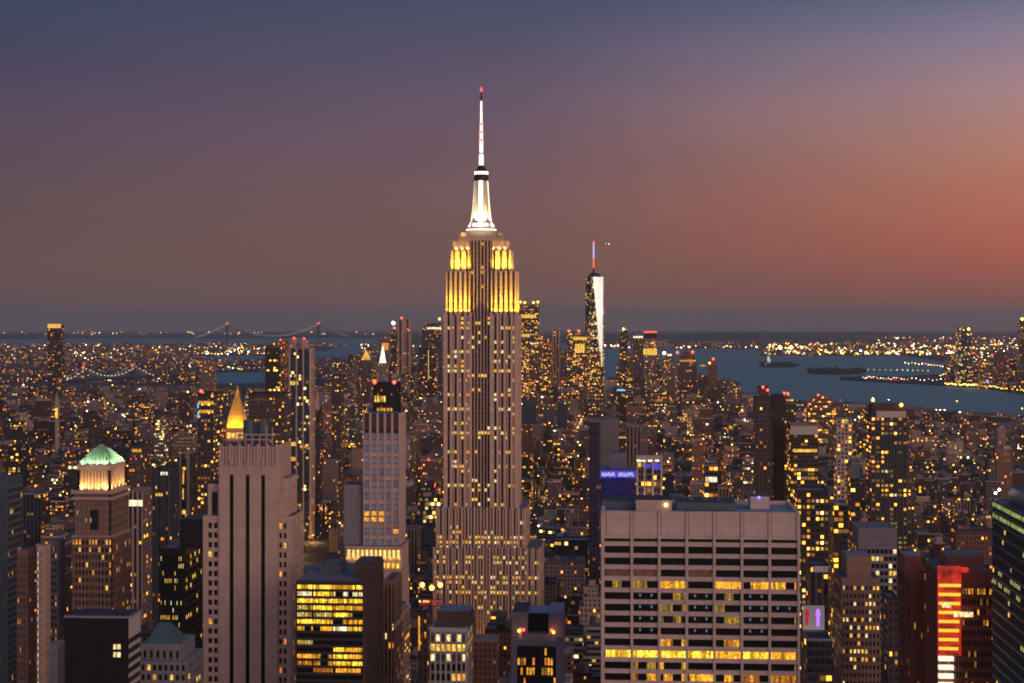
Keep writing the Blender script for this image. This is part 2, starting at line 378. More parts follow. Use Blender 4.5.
HERO = []      # x0,x1,y0,y1 footprint, ztop, px0,px1, protected row, short phrase
LAND = []      # (px, py, phrase) for telling neighbours apart
def reg(x0, x1, y0, y1, zt, pv, phrase=None, margin=2):
    p0 = proj(x0, y0, zt); p1 = proj(x1, y0, zt); p2 = proj(x0, y1, zt); p3 = proj(x1, y1, zt)
    HERO.append((x0, x1, y0, y1, zt, min(p0[0], p2[0]) - margin, max(p1[0], p3[0]) + margin, pv))
    if phrase: LAND.append(((p0[0] + p1[0]) / 2, p0[1], phrase))
def rfn(seed, p, pal, dark='w_dark', rows=None, segp=True):
    """seeded choice of window state; rows = {row: prob} overrides"""
    q = random.Random(seed); cache = {}
    def fn(i, j):
        if j not in cache: cache[j] = (rows or {}).get(j, p * (q.random() ** 2 * 2.2 + .3) if segp else p)
        return q.choice(pal) if q.random() < cache[j] else dark
    return fn
def bz(x, y): return gz(x, y) - 3

def frontal(px0, px1, D, depth):
    """the columns are the whole silhouette; give the front face's share of it"""
    if px1 < 630:
        depth = min(depth, .4 * (px1 - px0) * D / (630 - px1 + 4)); px1 = max(px0 + .5 * (px1 - px0), 630 - (630 - px1) * (D + depth) / D)
    elif px0 > 630:
        depth = min(depth, .4 * (px1 - px0) * D / (px0 - 626)); px0 = min(px1 - .5 * (px1 - px0), 630 + (px0 - 630) * (D + depth) / D)
    return px0, px1, depth
def tower(name, label, cat, px0, px1, py, D, depth, mat, pv=None, bay=3.2, fl=3.8, roof='roof_felt', tiers=(), ex=(), phrase=None, group=None):
    """a free-standing building from its front edge (px0..px1 at distance D) and roof row; tiers = (px0,px1,py,setback) further up"""
    o0, o1 = px0, px1
    px0, px1, depth = frontal(px0, px1, D, depth)
    sq = lambda p: px0 + (p - o0) * (px1 - px0) / (o1 - o0)
    tiers = [(sq(a_), sq(c_), q_, s_) for (a_, c_, q_, s_) in tiers]
    ex = [((q[0], sq(q[1]), sq(q[2])) + tuple(q[3:])) if q[0] in ('band', 'slab', 'bulk', 'pyr') else (((q[0], sq(q[1])) + tuple(q[2:])) if q[0] in ('beacon', 'mastrod') else q) for q in ex]
    x0, x1, zt = fx(px0, D), fx(px1, D), fz(py, D, (px0 + px1) / 2)
    b = bz((x0 + x1) / 2, D)
    t = Thing(name, label, cat, (x0 + x1) / 2, D + depth / 2, b, group)
    wl, rf = MB(), MB(); k = rnd.randrange(200)
    vol = [(x0, x1, D, D + depth, b, zt)]
    for (a, c, q, s) in tiers:
        vol.append((fx(a, D + s), fx(c, D + s), D + s, D + depth - min(s, depth * .3), vol[-1][5], fz(q, D + s, (a + c) / 2)))
    for (a, c, e, f, z0, z1) in vol:
        wl.box(a, c, e, f, z0, z1, 0, 1, bay, fl, k)
        if D < 3500:
            for s in ((a, c, e, e + .5), (a, c, f - .5, f), (a, a + .5, e + .5, f - .5), (c - .5, c, e + .5, f - .5)):
                rf.box(*s, z1, z1 + 1.1, 0)
    t.part('wall', wl, [mat, roof]); t.part('parapet', rf, ['grey_slab' if 'dark' not in mat and 'amber' not in mat else 'dark_metal'])
    a, c, e, f, z0, z1 = vol[-1]
    for q in ex:
        kind = q[0]
        if kind == 'bulk':     # px0,px1,py,mat
            mb = MB(); mb.box(fx(q[1], D + 3), fx(q[2], D + 3), D + 3, D + depth * .7, z1, fz(q[3], D + 3, q[1])); t.part('bulkhead', mb, [q[4]])
        elif kind == 'beacon':   # px,py,radius,mat
            mb = MB(); t.beacon(fx(q[1], D + 1), D + 1, fz(q[2], D + 1, q[1]), q[3] * (.72 if D > 1000 else 1), q[4])
            q = q[:3] + (q[3] * (.72 if D > 1000 else 1),) + q[4:]; zz = fz(q[2], D + 1, q[1])
            if zz > z1 + q[3]: mb.cyl(fx(q[1], D + 1), D + 1, .3, .2, z1, zz - q[3], 6); t.part('mast', mb, ['dark_metal'])
        elif kind == 'band':     # px0,px1,py0,py1,mat  lit row of windows standing 0.15 m proud
            mb = MB(); n = max(1, int((q[2] - q[1]) / 2.2)); X0, X1 = fx(q[1], D), fx(q[2], D); s = (X1 - X0) / n
            for i in range(n): mb.box(X0 + s * i + s * .12, X0 + s * (i + 1) - s * .12, D - .3, D + .2, fz(q[4], D, q[1]), fz(q[3], D, q[1]), 0, bottom=True)
            t.part('lit_window_row', mb, [q[5]])
        elif kind == 'fins':     # n,width,mat[,ytop]
            mb = MB()
            zt2 = fz(q[4], D) if len(q) > 4 else vol[0][5]
            for i in range(q[1]):
                X = x0 + (x1 - x0 - q[2]) * i / (q[1] - 1); mb.box(X, X + q[2], D - .7, D, b, zt2 + 1, 0)
            if (px0 + px1) / 2 < 600:
                for i in range(4): mb.box(x1, x1 + .7, D + depth * i / 4, D + depth * i / 4 + q[2], b, zt2 + 1, 0)
            t.part('pier', mb, [q[3]])
        elif kind == 'slab':     # px0,px1,py0,py1,mat  blind panel proud of the face
            mb = MB(); mb.box(fx(q[1], D), fx(q[2], D), D - .5, D + .2, fz(q[4], D, q[1]), fz(q[3], D, q[1]), 0, bottom=True); t.part('blind_panel', mb, [q[5]])
        elif kind == 'pyr':      # px0,px1,py0,pytop,mat
            mb = MB(); X0, X1 = fx(q[1], D + 1), fx(q[2], D + 1); zz0 = fz(q[3], D, q[1]); zz1 = fz(q[4], D, q[1]); mx = (X0 + X1) / 2; my = D + 1 + (X1 - X0) / 2; r = (X1 - X0) * .04
            mb.box(X0, X1, D + 1, D + 1 + X1 - X0, zz0, zz1, 0, t=(mx - r, mx + r, my - r, my + r)); t.part('pyramid_roof', mb, [q[5]])
        elif kind == 'mastrod':  # px,pytop,r,mat
            mb = MB(); mb.cyl(fx(q[1], D + depth / 2), D + depth / 2, q[3], q[3] * .4, z1, fz(q[2], D + depth / 2, q[1]), 6); t.part('mast', mb, [q[4]])
    reg(x0, x1, D, D + depth, z1, pv if pv else 683, phrase)
    return t, vol

# ================================================================== ground, water, far shores
def sheet(name, cols, mats, kind='structure', lift=0.0, n=14):
    """land or water between two distances per picture column, laid on the curved earth"""
    mb = MB()
    for (a, an, af), (b, bn, bf) in zip(cols[:-1], cols[1:]):
        for i in range(n):
            pts = []
            for px, nn, ff, s in ((a, an, af, i), (b, bn, bf, i), (b, bn, bf, i + 1), (a, an, af, i + 1)):
                r = nn * (ff / nn) ** (s / n); u = px - 512; q = r / math.hypot(F, u)
                X, Y = q * (-F * SA + u * CA), q * (F * CA + u * SA); pts.append((X, Y, gz(X, Y) + lift))
            mb.face(pts)
    o = bpy.data.objects.new(name, mb.mesh(name, mats)); COL.objects.link(o); o['kind'] = kind; return o
def rng(px, py):
    X, Y = ground(px, py); return math.hypot(X, Y)

m, g = base_mat('bay_water')
oc = g.new('ShaderNodeTexCoord').outputs['Object']
wv = g.new('ShaderNodeBump'); wv.inputs['Strength'].default_value = 1.0; wv.inputs['Distance'].default_value = 6.0
g.put(wv.inputs['Height'], g.noise(oc, .02, 6, .7))
finish(m, g, Base_Color=g.mix(g.noise(oc, .0009, 3), (.07, .25, .28), (.09, .30, .33)), Roughness=.45, Normal=wv.outputs[0])
m, g = base_mat('city_ground'); oc = g.new('ShaderNodeTexCoord').outputs['Object']
finish(m, g, Base_Color=g.mix(g.noise(oc, .01, 5), (.03, .03, .034), (.06, .056, .06)), Roughness=.9)

# one sheet of bay water out to the horizon, all round
mb = MB(); rad = [0.5, 400, 1000, 2000, 3000, 4500, 6000, 8000, 10000, 12500, 15000, 18000, 22000, 27000, 33000, 40000, 50000, 62000]
NA = 96
for r0, r1 in zip(rad[:-1], rad[1:]):
    for i in range(NA):
        a, b = 2 * math.pi * i / NA, 2 * math.pi * (i + 1) / NA
        mb.face([(r * math.sin(t), r * math.cos(t), -r * r / (2 * RE) - 3) for r, t in ((r0, b), (r0, a), (r1, a), (r1, b))])
o = bpy.data.objects.new('bay_water', mb.mesh('bay_water', ['bay_water'])); COL.objects.link(o); o['kind'] = 'structure'

SHORE = [(-260, 384), (190, 384), (265, 383), (330, 382), (440, 379), (560, 377), (650, 378), (690, 383), (715, 388), (740, 392), (765, 396), (800, 401), (850, 403), (905, 407), (960, 411), (1024, 416), (1100, 422), (1290, 436)]
def shore_py(px):
    for (a, b), (c, d) in zip(SHORE[:-1], SHORE[1:]):
        if a <= px <= c: return b + (d - b) * (px - a) / (c - a)
    return 384
sheet('manhattan_ground', [(px, 150.0, rng(px, py)) for px, py in SHORE], ['city_ground'], lift=0)
mb = MB(); mb.face([(-3000, -1500, -1), (3000, -1500, -1), (3000, 300, -1), (-3000, 300, -1)])
o = bpy.data.objects.new('midtown_ground', mb.mesh('midtown_ground', ['city_ground'])); COL.objects.link(o); o['kind'] = 'structure'
sheet('brooklyn_ground', [(-260, rng(0, 383), rng(0, 344)), (193, rng(193, 383), rng(193, 344)), (196, rng(196, 372), rng(196, 361.5)), (270, rng(270, 371), rng(270, 361.5)), (345, rng(345, 366), rng(345, 360))], ['city_ground'])
sheet('harbour_shore', [(193.2, rng(193, 356), rng(193, 344)), (270, rng(270, 355), rng(270, 344)), (330, rng(330, 350), rng(330, 343)), (336, rng(336, 347), rng(336, 344))], ['city_ground'])
sheet('red_hook_ground', [(270.2, rng(270, 380), rng(270, 372)), (300, rng(300, 381), rng(300, 361)), (330, rng(330, 381), rng(330, 358)), (361, rng(361, 379), rng(361, 357)), (366, rng(366, 379), rng(366, 344)), (460, rng(440, 378), rng(440, 342))], ['city_ground'], lift=1)
sheet('far_shore', [(-260, rng(0, 335.5), rng(0, 331.3)), (380, rng(0, 336), rng(0, 331.3)), (440, rng(0, 338), rng(0, 331.3)), (600, rng(0, 345), rng(0, 331.3)), (680, rng(0, 349.5), rng(0, 331.3)), (757, rng(0, 350), rng(0, 331.3)), (775, rng(0, 356), rng(0, 331.3)), (850, rng(0, 356.5), rng(0, 331.3)), (905, rng(0, 356), rng(0, 331.3)), (945, rng(0, 362), rng(0, 331.3)), (950, rng(0, 383), rng(0, 331.3)), (975, rng(0, 387), rng(0, 331.3)), (1024, rng(0, 394), rng(0, 331.3)), (1290, rng(0, 410), rng(0, 331.3))], ['city_ground'], n=22)
sheet('jersey_spit', [(840, rng(0, 380.8), rng(0, 378.6)), (865, rng(0, 382), rng(0, 377.5)), (905, rng(0, 384), rng(0, 377.5)), (951, rng(0, 386), rng(0, 374))], ['city_ground'], lift=1)

def hills(name, px0, px1, r0, r1, hgt, seed):
    q = random.Random(seed); mb = MB(); n = 90; ph = [q.uniform(0, 6) for _ in range(4)]
    def hh(s): return hgt * (.55 + .2 * math.sin(s * 5 + ph[0]) + .15 * math.sin(s * 13 + ph[1]) + .1 * math.sin(s * 31 + ph[2])) * min(1, 8 * s, 8 * (1 - s))
    for i in range(n):
        for (ra, rb, ka, kb) in ((r0, (r0 + r1) / 2, 0, 1), ((r0 + r1) / 2, r1, 1, 0)):
            pts = []
            for s, r, k in ((i, ra, ka), (i + 1, ra, ka), (i + 1, rb, kb), (i, rb, kb)):
                px = px0 + (px1 - px0) * s / n; u = px - 512; t = r / math.hypot(F, u)
                X, Y = t * (-F * SA + u * CA), t * (F * CA + u * SA); pts.append((X, Y, gz(X, Y) + 1 + k * max(0, hh(s / n))))
            mb.face(pts)
    o = bpy.data.objects.new(name, mb.mesh(name, ['hill_ground'])); COL.objects.link(o); o['kind'] = 'structure'
hills('hills', -200, 480, 24000, 30000, 70, 1)
hills('hills', 380, 900, 18500, 26000, 95, 2)
hills('hills', 640, 1250, 24000, 34000, 95, 3)

# ================================================================== ESB-type tower with setbacks, mast and antenna
def build_needle_tower():
    D = 1290.0
    xc, b = fx(481, D), bz(0, D)
    t = Thing('skyscraper', 'tallest stone skyscraper with yellow floodlit crown and glowing white mast', 'skyscraper', xc, D + 22, b)
    wl = MB()
    X = lambda px: fx(px, D)
    Z = lambda py: fz(py, D, 481)
    def zone(cols, c, z0, z1, seed, p, pal, rows=None, pw=1.0, fh=3.75, sh=1.5, face='F', a0=None, a1=None):
        a0, a1 = cols[0], cols[-1]
        relief(t, wl, face, a0, a1, c, z0, z1, 0, fh, pw, sh, rfn(seed, p, pal, rows=rows), 0, 1, dp=.9, sp=.35 if sh < 1.7 else .62, cols=cols, clip=612)
    def lin(a, c, n): return [a + (c - a) * i / n for i in range(n + 1)]
    YW = ['w_yellow', 'w_yellow', 'w_white', 'w_amber', 'w_yellow', 'w_dim']
    # shaft wings and recessed middle (front at D), side face
    shaft0, shaftZ, crownZ, bZ = b, Z(315), Z(271), Z(250)
    wl.box(X(443.5) + .9, X(518) - .9, D + 3.3, D + 42, b, shaftZ, 2, 3)
    wl.box(X(443.5) + .9, X(471) , D + .9, D + 42, b, shaftZ, 2, 3); wl.box(X(490), X(518) - .9, D + .9, D + 42, b, shaftZ, 2, 3)
    rows = {2: .95, 3: .1, 5: .6, 7: .7, 9: .55, 11: .9, 12: .1, 16: .5, 19: .6, 24: .75, 28: .5, 31: .6, 35: .6}
    zone(lin(X(443.5), X(471), 8), D, b, shaftZ, 3, .15, YW, rows)
    zone(lin(X(490), X(518), 8), D, b, shaftZ, 4, .15, YW, rows)
    zone(lin(X(471) + .05, X(490) - .05, 6), D + 2.4, b, shaftZ, 5, .15, YW, {24: .8, 12: .5}, pw=.8)
    # broader stone ribs at the wing edges
    for px, wd in ((443.5, 2.2), (450.1, 1.9), (457.0, 1.9), (463.9, 1.9), (469.0, 2.3), (489.7, 2.3), (496.6, 1.9), (503.6, 1.9), (510.6, 1.9), (515.3, 2.2)):
        wl.box(X(px), X(px) + wd, D - .45, D + .9, b, shaftZ + (2 if wd > 1.6 else 0), 0, 0)
    relief(t, wl, 'R', D + .9, D + 41, X(518), b, shaftZ, 9, 3.75, 1.4, 1.5, rfn(6, .2, YW), 0, 1, dp=.9, clip=612)
    # crown tier A (lit wings), middle rises on
    dA = D + 4
    XA = lambda px: fx(px, dA)
    wl.box(XA(446) + .6, XA(470), dA + .9, D + 40, shaftZ, crownZ, 2, 3); wl.box(XA(491), XA(516) - .6, dA + .9, D + 40, shaftZ, crownZ, 2, 3)
    wl.box(XA(469), XA(492), dA + 3, D + 38, shaftZ, Z(241), 2, 3)
    zone(lin(XA(446), XA(470), 5), dA, shaftZ, crownZ, 7, .02, ['w_amber'], pw=2.0, sh=1.9)
    zone(lin(XA(491), XA(516), 5), dA, shaftZ, crownZ, 8, .02, ['w_amber'], pw=2.0, sh=1.9)
    zone(lin(XA(470) + .1, XA(491) - .1, 6), dA + 2, shaftZ, Z(240), 9, .02, ['w_amber'], pw=.9)
    relief(t, wl, 'R', dA + 1, D + 39, XA(516), shaftZ, crownZ, 7, 3.75, 2.4, 1.9, rfn(10, .02, ['w_amber']), 0, 1, dp=.9)
    # tier B
    dB = D + 8; XB = lambda px: fx(px, dB)
    wl.box(XB(451) + .5, XB(470), dB + .9, D + 36, crownZ, bZ, 2, 3); wl.box(XB(491), XB(511) - .5, dB + .9, D + 36, crownZ, bZ, 2, 3)
    zone(lin(XB(451), XB(470), 3), dB, crownZ, bZ, 11, .05, ['w_amber'], pw=3.4, sh=2.2)
    zone(lin(XB(491), XB(511), 3), dB, crownZ, bZ, 12, .05, ['w_amber'], pw=3.4, sh=2.2)
    relief(t, wl, 'R', dB + 1, D + 35, XB(511), crownZ, bZ, 5, 3.75, 3.4, 1.9, rfn(13, .05, ['w_amber']), 0, 1, dp=.9)
    for (p0, p1, y0, y1, s) in ((453, 509, 250, 241, 10), (459, 503, 241, 234, 13), (466, 496, 234, 231, 15)):
        Y = D + s; wl.box(fx(p0, Y), fx(p1, Y), Y, D + 44 - s, Z(y0), Z(y1), 0, 3)
        n = int((p1 - p0) / 3)
        for i in range(n + 1):
            xx = fx(p0 + (p1 - p0 - 1) * i / n, Y); wl.box(xx, xx + .9, Y - .4, Y, Z(y0), Z(y1) + .8, 0, 0, bottom=True)
    # lower setbacks
    for (p0, p1, py, s, n, sd, rws) in ((436, 526, 509, -6, 14, 14, {0: .05, 1: .05, 2: .1, 5: .9, 6: .9, 7: .2, 11: .8, 12: .6, 16: .8}), (433, 540.5, 549, -10, 17, 15, {0: .1, 2: .6, 3: .1, 5: .85, 6: .6, 8: .75, 9: .1})):
        Y = D + s; x0, x1 = fx(p0, Y), fx(p1, Y); zt = fz(py, Y, 481)
        # the middle third stays back, flanks stand forward
        wl.box(x0 + .9, x1 - .9, Y + .9, D + 48, b, zt, 2, 3)
        zone(lin(x0, x1, n * 2), Y, b, zt, sd, .2, YW, rws, pw=1.15, fh=3.9)
        for i in range(n + 1):
            xx = x0 + (x1 - x0 - 1.6) * i / n; wl.box(xx, xx + 1.6, Y - .5, Y + .9, b, zt + 1.2, 0, 0)
        relief(t, wl, 'R', Y + 1, D + 47, x1, b, zt, 10, 3.9, 1.4, 1.5, rfn(sd + 50, .2, YW), 0, 1, dp=.9, clip=612)
    wall = t.part('wall', wl, ['esb_stone', 'spandrel', 'core_glass', 'roof_felt'])
    # white lamps standing on the shaft
    # mast
    ym = D + 21; mz = lambda py: fz(py, ym, 481); px2m = ym / F
    xm = fx(481.3, ym)
    ms = MB()
    prof = [(231, 15), (228, 14.5), (227.5, 12.6), (222, 10.3), (215, 9.2), (205, 8.2), (195, 7.4), (181, 6.6)]
    for (ya, ra), (yb, rb) in zip(prof[:-1], prof[1:]): ms.cyl(xm, ym, ra * px2m, rb * px2m, mz(ya), mz(yb), 12, 0)
    mast = t.part('mast', ms, ['steel_white'])
    for k in range(4):
        fins = MB(); a = math.pi / 4 + k * math.pi / 2
        for (ya, ra), (yb, rb) in zip(prof[2:-1], prof[3:]):
            fins.bar((xm + math.cos(a) * (ra + .6) * px2m, ym + math.sin(a) * (ra + .6) * px2m, mz(ya)), (xm + math.cos(a) * (rb + .6) * px2m, ym + math.sin(a) * (rb + .6) * px2m, mz(yb)), .7)
        t.part('buttress', fins, ['steel_white'], mast)
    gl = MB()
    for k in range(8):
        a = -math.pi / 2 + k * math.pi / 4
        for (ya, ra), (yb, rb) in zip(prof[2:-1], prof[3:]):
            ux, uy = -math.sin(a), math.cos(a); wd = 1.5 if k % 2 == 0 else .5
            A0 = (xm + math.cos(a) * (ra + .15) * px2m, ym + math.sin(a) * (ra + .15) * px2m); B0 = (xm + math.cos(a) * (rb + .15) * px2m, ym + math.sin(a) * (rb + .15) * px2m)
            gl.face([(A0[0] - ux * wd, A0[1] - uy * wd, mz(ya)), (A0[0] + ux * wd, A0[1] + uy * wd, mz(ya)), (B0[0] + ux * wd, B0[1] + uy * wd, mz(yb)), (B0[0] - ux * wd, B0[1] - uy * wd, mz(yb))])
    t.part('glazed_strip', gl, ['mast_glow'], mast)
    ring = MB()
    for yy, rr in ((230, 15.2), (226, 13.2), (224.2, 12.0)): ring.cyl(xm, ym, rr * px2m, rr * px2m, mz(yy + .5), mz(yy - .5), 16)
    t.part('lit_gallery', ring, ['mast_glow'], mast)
    dome = MB(); dome.cyl(xm, ym, 7.4 * px2m, 7.4 * px2m, mz(181), mz(177), 14); dome.cyl(xm, ym, 6.6 * px2m, 6.6 * px2m, mz(177), mz(173), 14)
    dome.cyl(xm, ym, 6.6 * px2m, 4.6 * px2m, mz(173), mz(169), 14); dome.cyl(xm, ym, 4.6 * px2m, 2.6 * px2m, mz(169), mz(165.5), 14)
    t.part('dome', dome, ['dark_metal'], mast)
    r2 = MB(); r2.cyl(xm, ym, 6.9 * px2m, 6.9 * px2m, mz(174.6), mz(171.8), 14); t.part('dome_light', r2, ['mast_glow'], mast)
    an = MB(); seg = [(165.5, 2.4, 154, 2.3, 1), (154, 3.2, 153, 3.2, 0), (153, 1.9, 141, 1.8, 1), (141, 2.6, 139.5, 2.6, 2), (139.5, 1.7, 133, 1.6, 1), (133, 2.4, 131.5, 2.4, 2), (131.5, 1.5, 125, 1.4, 1), (125, 2.3, 123.5, 2.3, 2), (123.5, 1.2, 113, 1.1, 1), (113, 1.0, 101, .9, 1), (101, .95, 92, .85, 0), (92, 1.2, 87.5, 1.1, 2)]
    ant = None
    for ya, ra, yb, rb, mm in seg: an.cyl(xm, ym, ra * px2m, rb * px2m, mz(ya), mz(yb), 8, mm)
    t.part('antenna', an, ['dark_metal', 'antenna_white', 'antenna_red'])
    # little lit lanterns on the 86th floor corners
    for p in (463, 500): ln = MB(); ln.box(fx(p - 2, D + 11), fx(p + 2, D + 11), D + 11, D + 15, Z(235.5), Z(231.8), 0); t.part('corner_lantern', ln, ['w_low' if p > 480 else 'w_yellow'])
    # floodlights stand on the ledges and aim up
    Y = (1, .56, .03)
    for px in (449, 455, 461, 467, 494, 500, 506, 512.5):
        t.flood(fx(px, D), D + 1.2, shaftZ + 1.5, fx(px, D), dA + 2.5, shaftZ + 24, 9000, Y, 120)
    for px in (456, 462, 468, 474, 487, 493, 499, 505):
        t.flood(fx(px, dB), dB + 1.0, bZ + 1, fx(px, dB), D + 12, bZ + 6, 900, (1, .6, .18), 130)
    for px in (453.5, 459, 465.5, 495, 501, 508):
        t.flood(fx(px, dA), dA + 1.2, crownZ + 1.2, fx(px, dA), dB + 2.5, crownZ + 13, 5000, Y, 120)
    for px in (448, 453, 458, 463, 468, 493, 498, 503, 508, 514):
        t.flood(fx(px, D), D + .6, shaftZ + 1.2, fx(px, D), dA + .9, shaftZ + 22, 60000, Y, 34)
    for px in (453, 457, 461, 465, 469, 493, 497, 501, 505, 509):
        t.flood(fx(px, dA), dA + .6, crownZ + 1.0, fx(px, dA), dB + .9, crownZ + 11, 26000, Y, 50)
    for k in range(4):
        yy = dA + 4 + k * 9
        t.flood(XA(516) + 1.9, yy, shaftZ + 1.2, XA(516) - .3, yy, shaftZ + 22, 70000, Y, 40)
        t.flood(XA(516) + 1.7, yy, shaftZ + 1.5, XA(516) - 1, yy, shaftZ + 24, 12000, Y, 120)
        t.flood(XB(511) + 2.2, yy + 3, crownZ + 1.2, XB(511) - 1, yy + 3, crownZ + 14, 6000, Y, 120)
    for k in range(8):
        a = math.pi / 8 + k * math.pi / 4 - math.pi / 2
        t.flood(xm + 12.6 * px2m * math.cos(a), ym + 12.6 * px2m * math.sin(a), mz(223.2), xm + 7 * px2m * math.cos(a), ym + 7 * px2m * math.sin(a), mz(198), 90000, (1, .6, .2), 70)
    t.flush()
    reg(X(432), X(541), D - 10, D + 48, Z(240), 604, None); LAND.append((481, 400, 'the tallest skyscraper'))
build_needle_tower()

# ================================================================== near towers with real facades
def build_grid_tower():
    D = 560.0; x0, x1 = fx(601, D), fx(800, D); zt = fz(512, D, 700); b = bz(0, D)
    t = Thing('office_tower', 'pale concrete grid office tower with wide window bands and blank top storeys', 'office tower', (x0 + x1) / 2, D + 18, b)
    wl = MB()
    wl.box(x0 + 1, x1 - 1, D + 1.2, D + 36, b, zt - 1.2, 2, 3)
    a0, a1 = fx(604.5, D), fx(797.5, D)
    wl.box(x0, a0, D - .3, D + 35, b, zt, 0); wl.box(a1, x1, D - .3, D + 35, b, zt, 0)
    zb = fz(536, D, 700); fh = 11.62 * D / ddy(700); bw = (a1 - a0) / 7
    wl.box(a0, a1, D, D + 1.3, zb, zt, 0, bottom=True)
    wl.box(x0, x1, D + 35, D + 36.2, b, zt, 0)
    for i in range(1, 7): wl.box(a0 + bw * i - .45, a0 + bw * i + .45, D - .3, D + 1.3, b, zt, 0)
    for i in range(7):
        for s in (.45, bw - .75): wl.box(a0 + bw * i + s + .02, a0 + bw * i + s + .3, D - .1, D + .0, zb, zt, 4, bottom=True)
    pat = ['D', 'DDDDDDD', 'DDDDDDD', 'BBDBDDD', 'ggyDyyy', 'dLgLgLg', 'DLgLgLL', 'dDgDgDg', 'DDDDDDD', 'DDodoDD', 'YYYYyYy', 'Dgydddg', 'dooyyoo', 'yoyyooo']
    cm = {'D': 'w_black', 'B': 'w_brownlit', 'g': 'band_low', 'G': 'band_mid', 'Y': 'band_full', 'y': 'band_most', 'd': 'w_black', 'L': 'w_black', 'o': 'band_orange', 'D': 'w_black'}
    z = zb; lamps = []
    for r in range(15):
        hh = fh if r else fh * .55
        wh = hh * .62 if r else hh * .5
        zt_, z = z, z - hh
        wl.box(a0, a1, D + .25, D + 1.25, z + wh, zt_, 0, bottom=True)
        for i in range(7):
            ch = pat[r][i] if 0 < r < len(pat) else 'D'
            t.win(a0 + bw * i + .47, a0 + bw * (i + 1) - .47, D + 1.05, z + .02, z + wh - .02, 'F', cm[ch])
            if ch == 'L' or (r in (5, 6, 7, 8) and i in (1, 3, 5)):
                for q in (.3, .72): lamps.append((a0 + bw * (i + q), z + wh * .6))
    wl.box(a0, a1, D + .25, D + 1.25, z - 6, z, 0)
    t.part('wall', wl, ['pale_concrete', 'spandrel', 'core_glass', 'roof_blue', 'grey_slab'])
    lb = MB()
    for (x, zz) in lamps: lb.box(x - .28, x + .28, D + .9, D + .97, zz - .45, zz + .45, 0)
    t.part('desk_lamp', lb, ['pale_blue'], kind='stuff')
    # roof: sunk deck behind the parapet, plant rooms, ducts
    rf = MB()
    rf.box(x0 + 1, x1 - 1, D + 1.2, D + 2, zt - 1.2, zt - .02, 0)
    rf.box(fx(604, D + 20), fx(635, D + 20), D + 16, D + 33, zt - 1, zt + 1.6, 1, 2); rf.box(fx(676, D + 16), fx(735, D + 16), D + 14, D + 31, zt - 1, zt + 1.6, 1, 2)
    t.part('roof_deck', rf, ['pale_concrete', 'slate_metal', 'roof_blue'])
    ph = MB(); ph.box(fx(636, D + 8), fx(672, D + 8), D + 10, D + 26, zt - 1.2, zt + 2.8, 0, 1); t.part('plant_room', ph, ['limestone', 'roof_felt'])
    p2 = MB(); p2.box(fx(750, D + 20), fx(769, D + 20), D + 18, D + 28, zt - 1, zt + 3.4, 0, 1); t.part('plant_room', p2, ['pale_concrete', 'roof_felt'])
    for i in range(3): du = MB(); du.cyl(fx(690 + i * 14, D + 20), D + 22, 1.1, 1.1, zt + 1.6, zt + 2.8, 10); t.part('roof_fan', du, ['slate_metal'])
    t.beacon(fx(759, D + 17), D + 17.4, zt + 3.2, .4, 'blue_lamp'); t.beacon(fx(666, D + 8), D + 9.6, zt + 1.2, .5, 'yellow_lamp', 'roof_lamp')
    t.flush()
    reg(x0, x1, D, D + 36, zt + 2, 683, 'the pale grid office tower')
# banded lit offices: room by room brightness
def bandm(name, c, s, keep, c2=None):
    m, g = base_mat(name)
    oi = g.new('ShaderNodeObjectInfo'); oc = g.new('ShaderNodeTexCoord').outputs['Object']
    X, Y, Z = g.sep(oc); lx, ly, lz = g.sep(oi.outputs['Location'])
    xx = g.m('ADD', g.m('ADD', X, Y), g.m('MULTIPLY', lx, 1.37))
    rv, rc = g.white(g.vec(g.m('FLOOR', g.m('MULTIPLY', xx, .33)), g.m('FLOOR', g.m('MULTIPLY', lz, 3.0)), 1.5))
    r2, _ = g.white(g.vec(g.m('FLOOR', g.m('MULTIPLY', xx, 1.1)), g.m('FLOOR', g.m('MULTIPLY', lz, 3.0)), 4.5))
    on = g.m('LESS_THAN', rv, keep)
    n = g.noise(g.vec(g.m('MULTIPLY', xx, 1.6), g.m('MULTIPLY', lz, 5.0), g.m('MULTIPLY', Z, 1.4)), 1.0, 2)
    e = g.m('MULTIPLY', g.m('MULTIPLY', on, g.m('ADD', .25, r2)), g.m('MULTIPLY', g.m('MULTIPLY', n, n), s * 3))
    e = g.m('MULTIPLY', e, g.m('GREATER_THAN', g.m('FRACT', g.m('MULTIPLY', xx, 1.1)), .12))
    return finish(m, g, Base_Color=(.012, .014, .014), Roughness=.2, Emission_Color=g.mix(r2, c, c2 or c), Emission_Strength=e)
bandm('band_full', (1, .50, .02), 2.8, 1.1, (1, .66, .05)); bandm('band_most', (1, .50, .025), 2.2, .82, (1, .3, .02)); bandm('band_mid', (1, .55, .07), 1.0, .75, (1, .75, .2))
bandm('band_low', (.8, .6, .12), .55, .55, (1, .5, .05)); bandm('band_orange', (1, .22, .02), 1.0, .6, (1, .5, .04)); bandm('band_white', (1, .8, .4), 2.3, .92, (1, .9, .6))
emit('pale_blue', (.25, .45, 1), .32)
build_grid_tower()

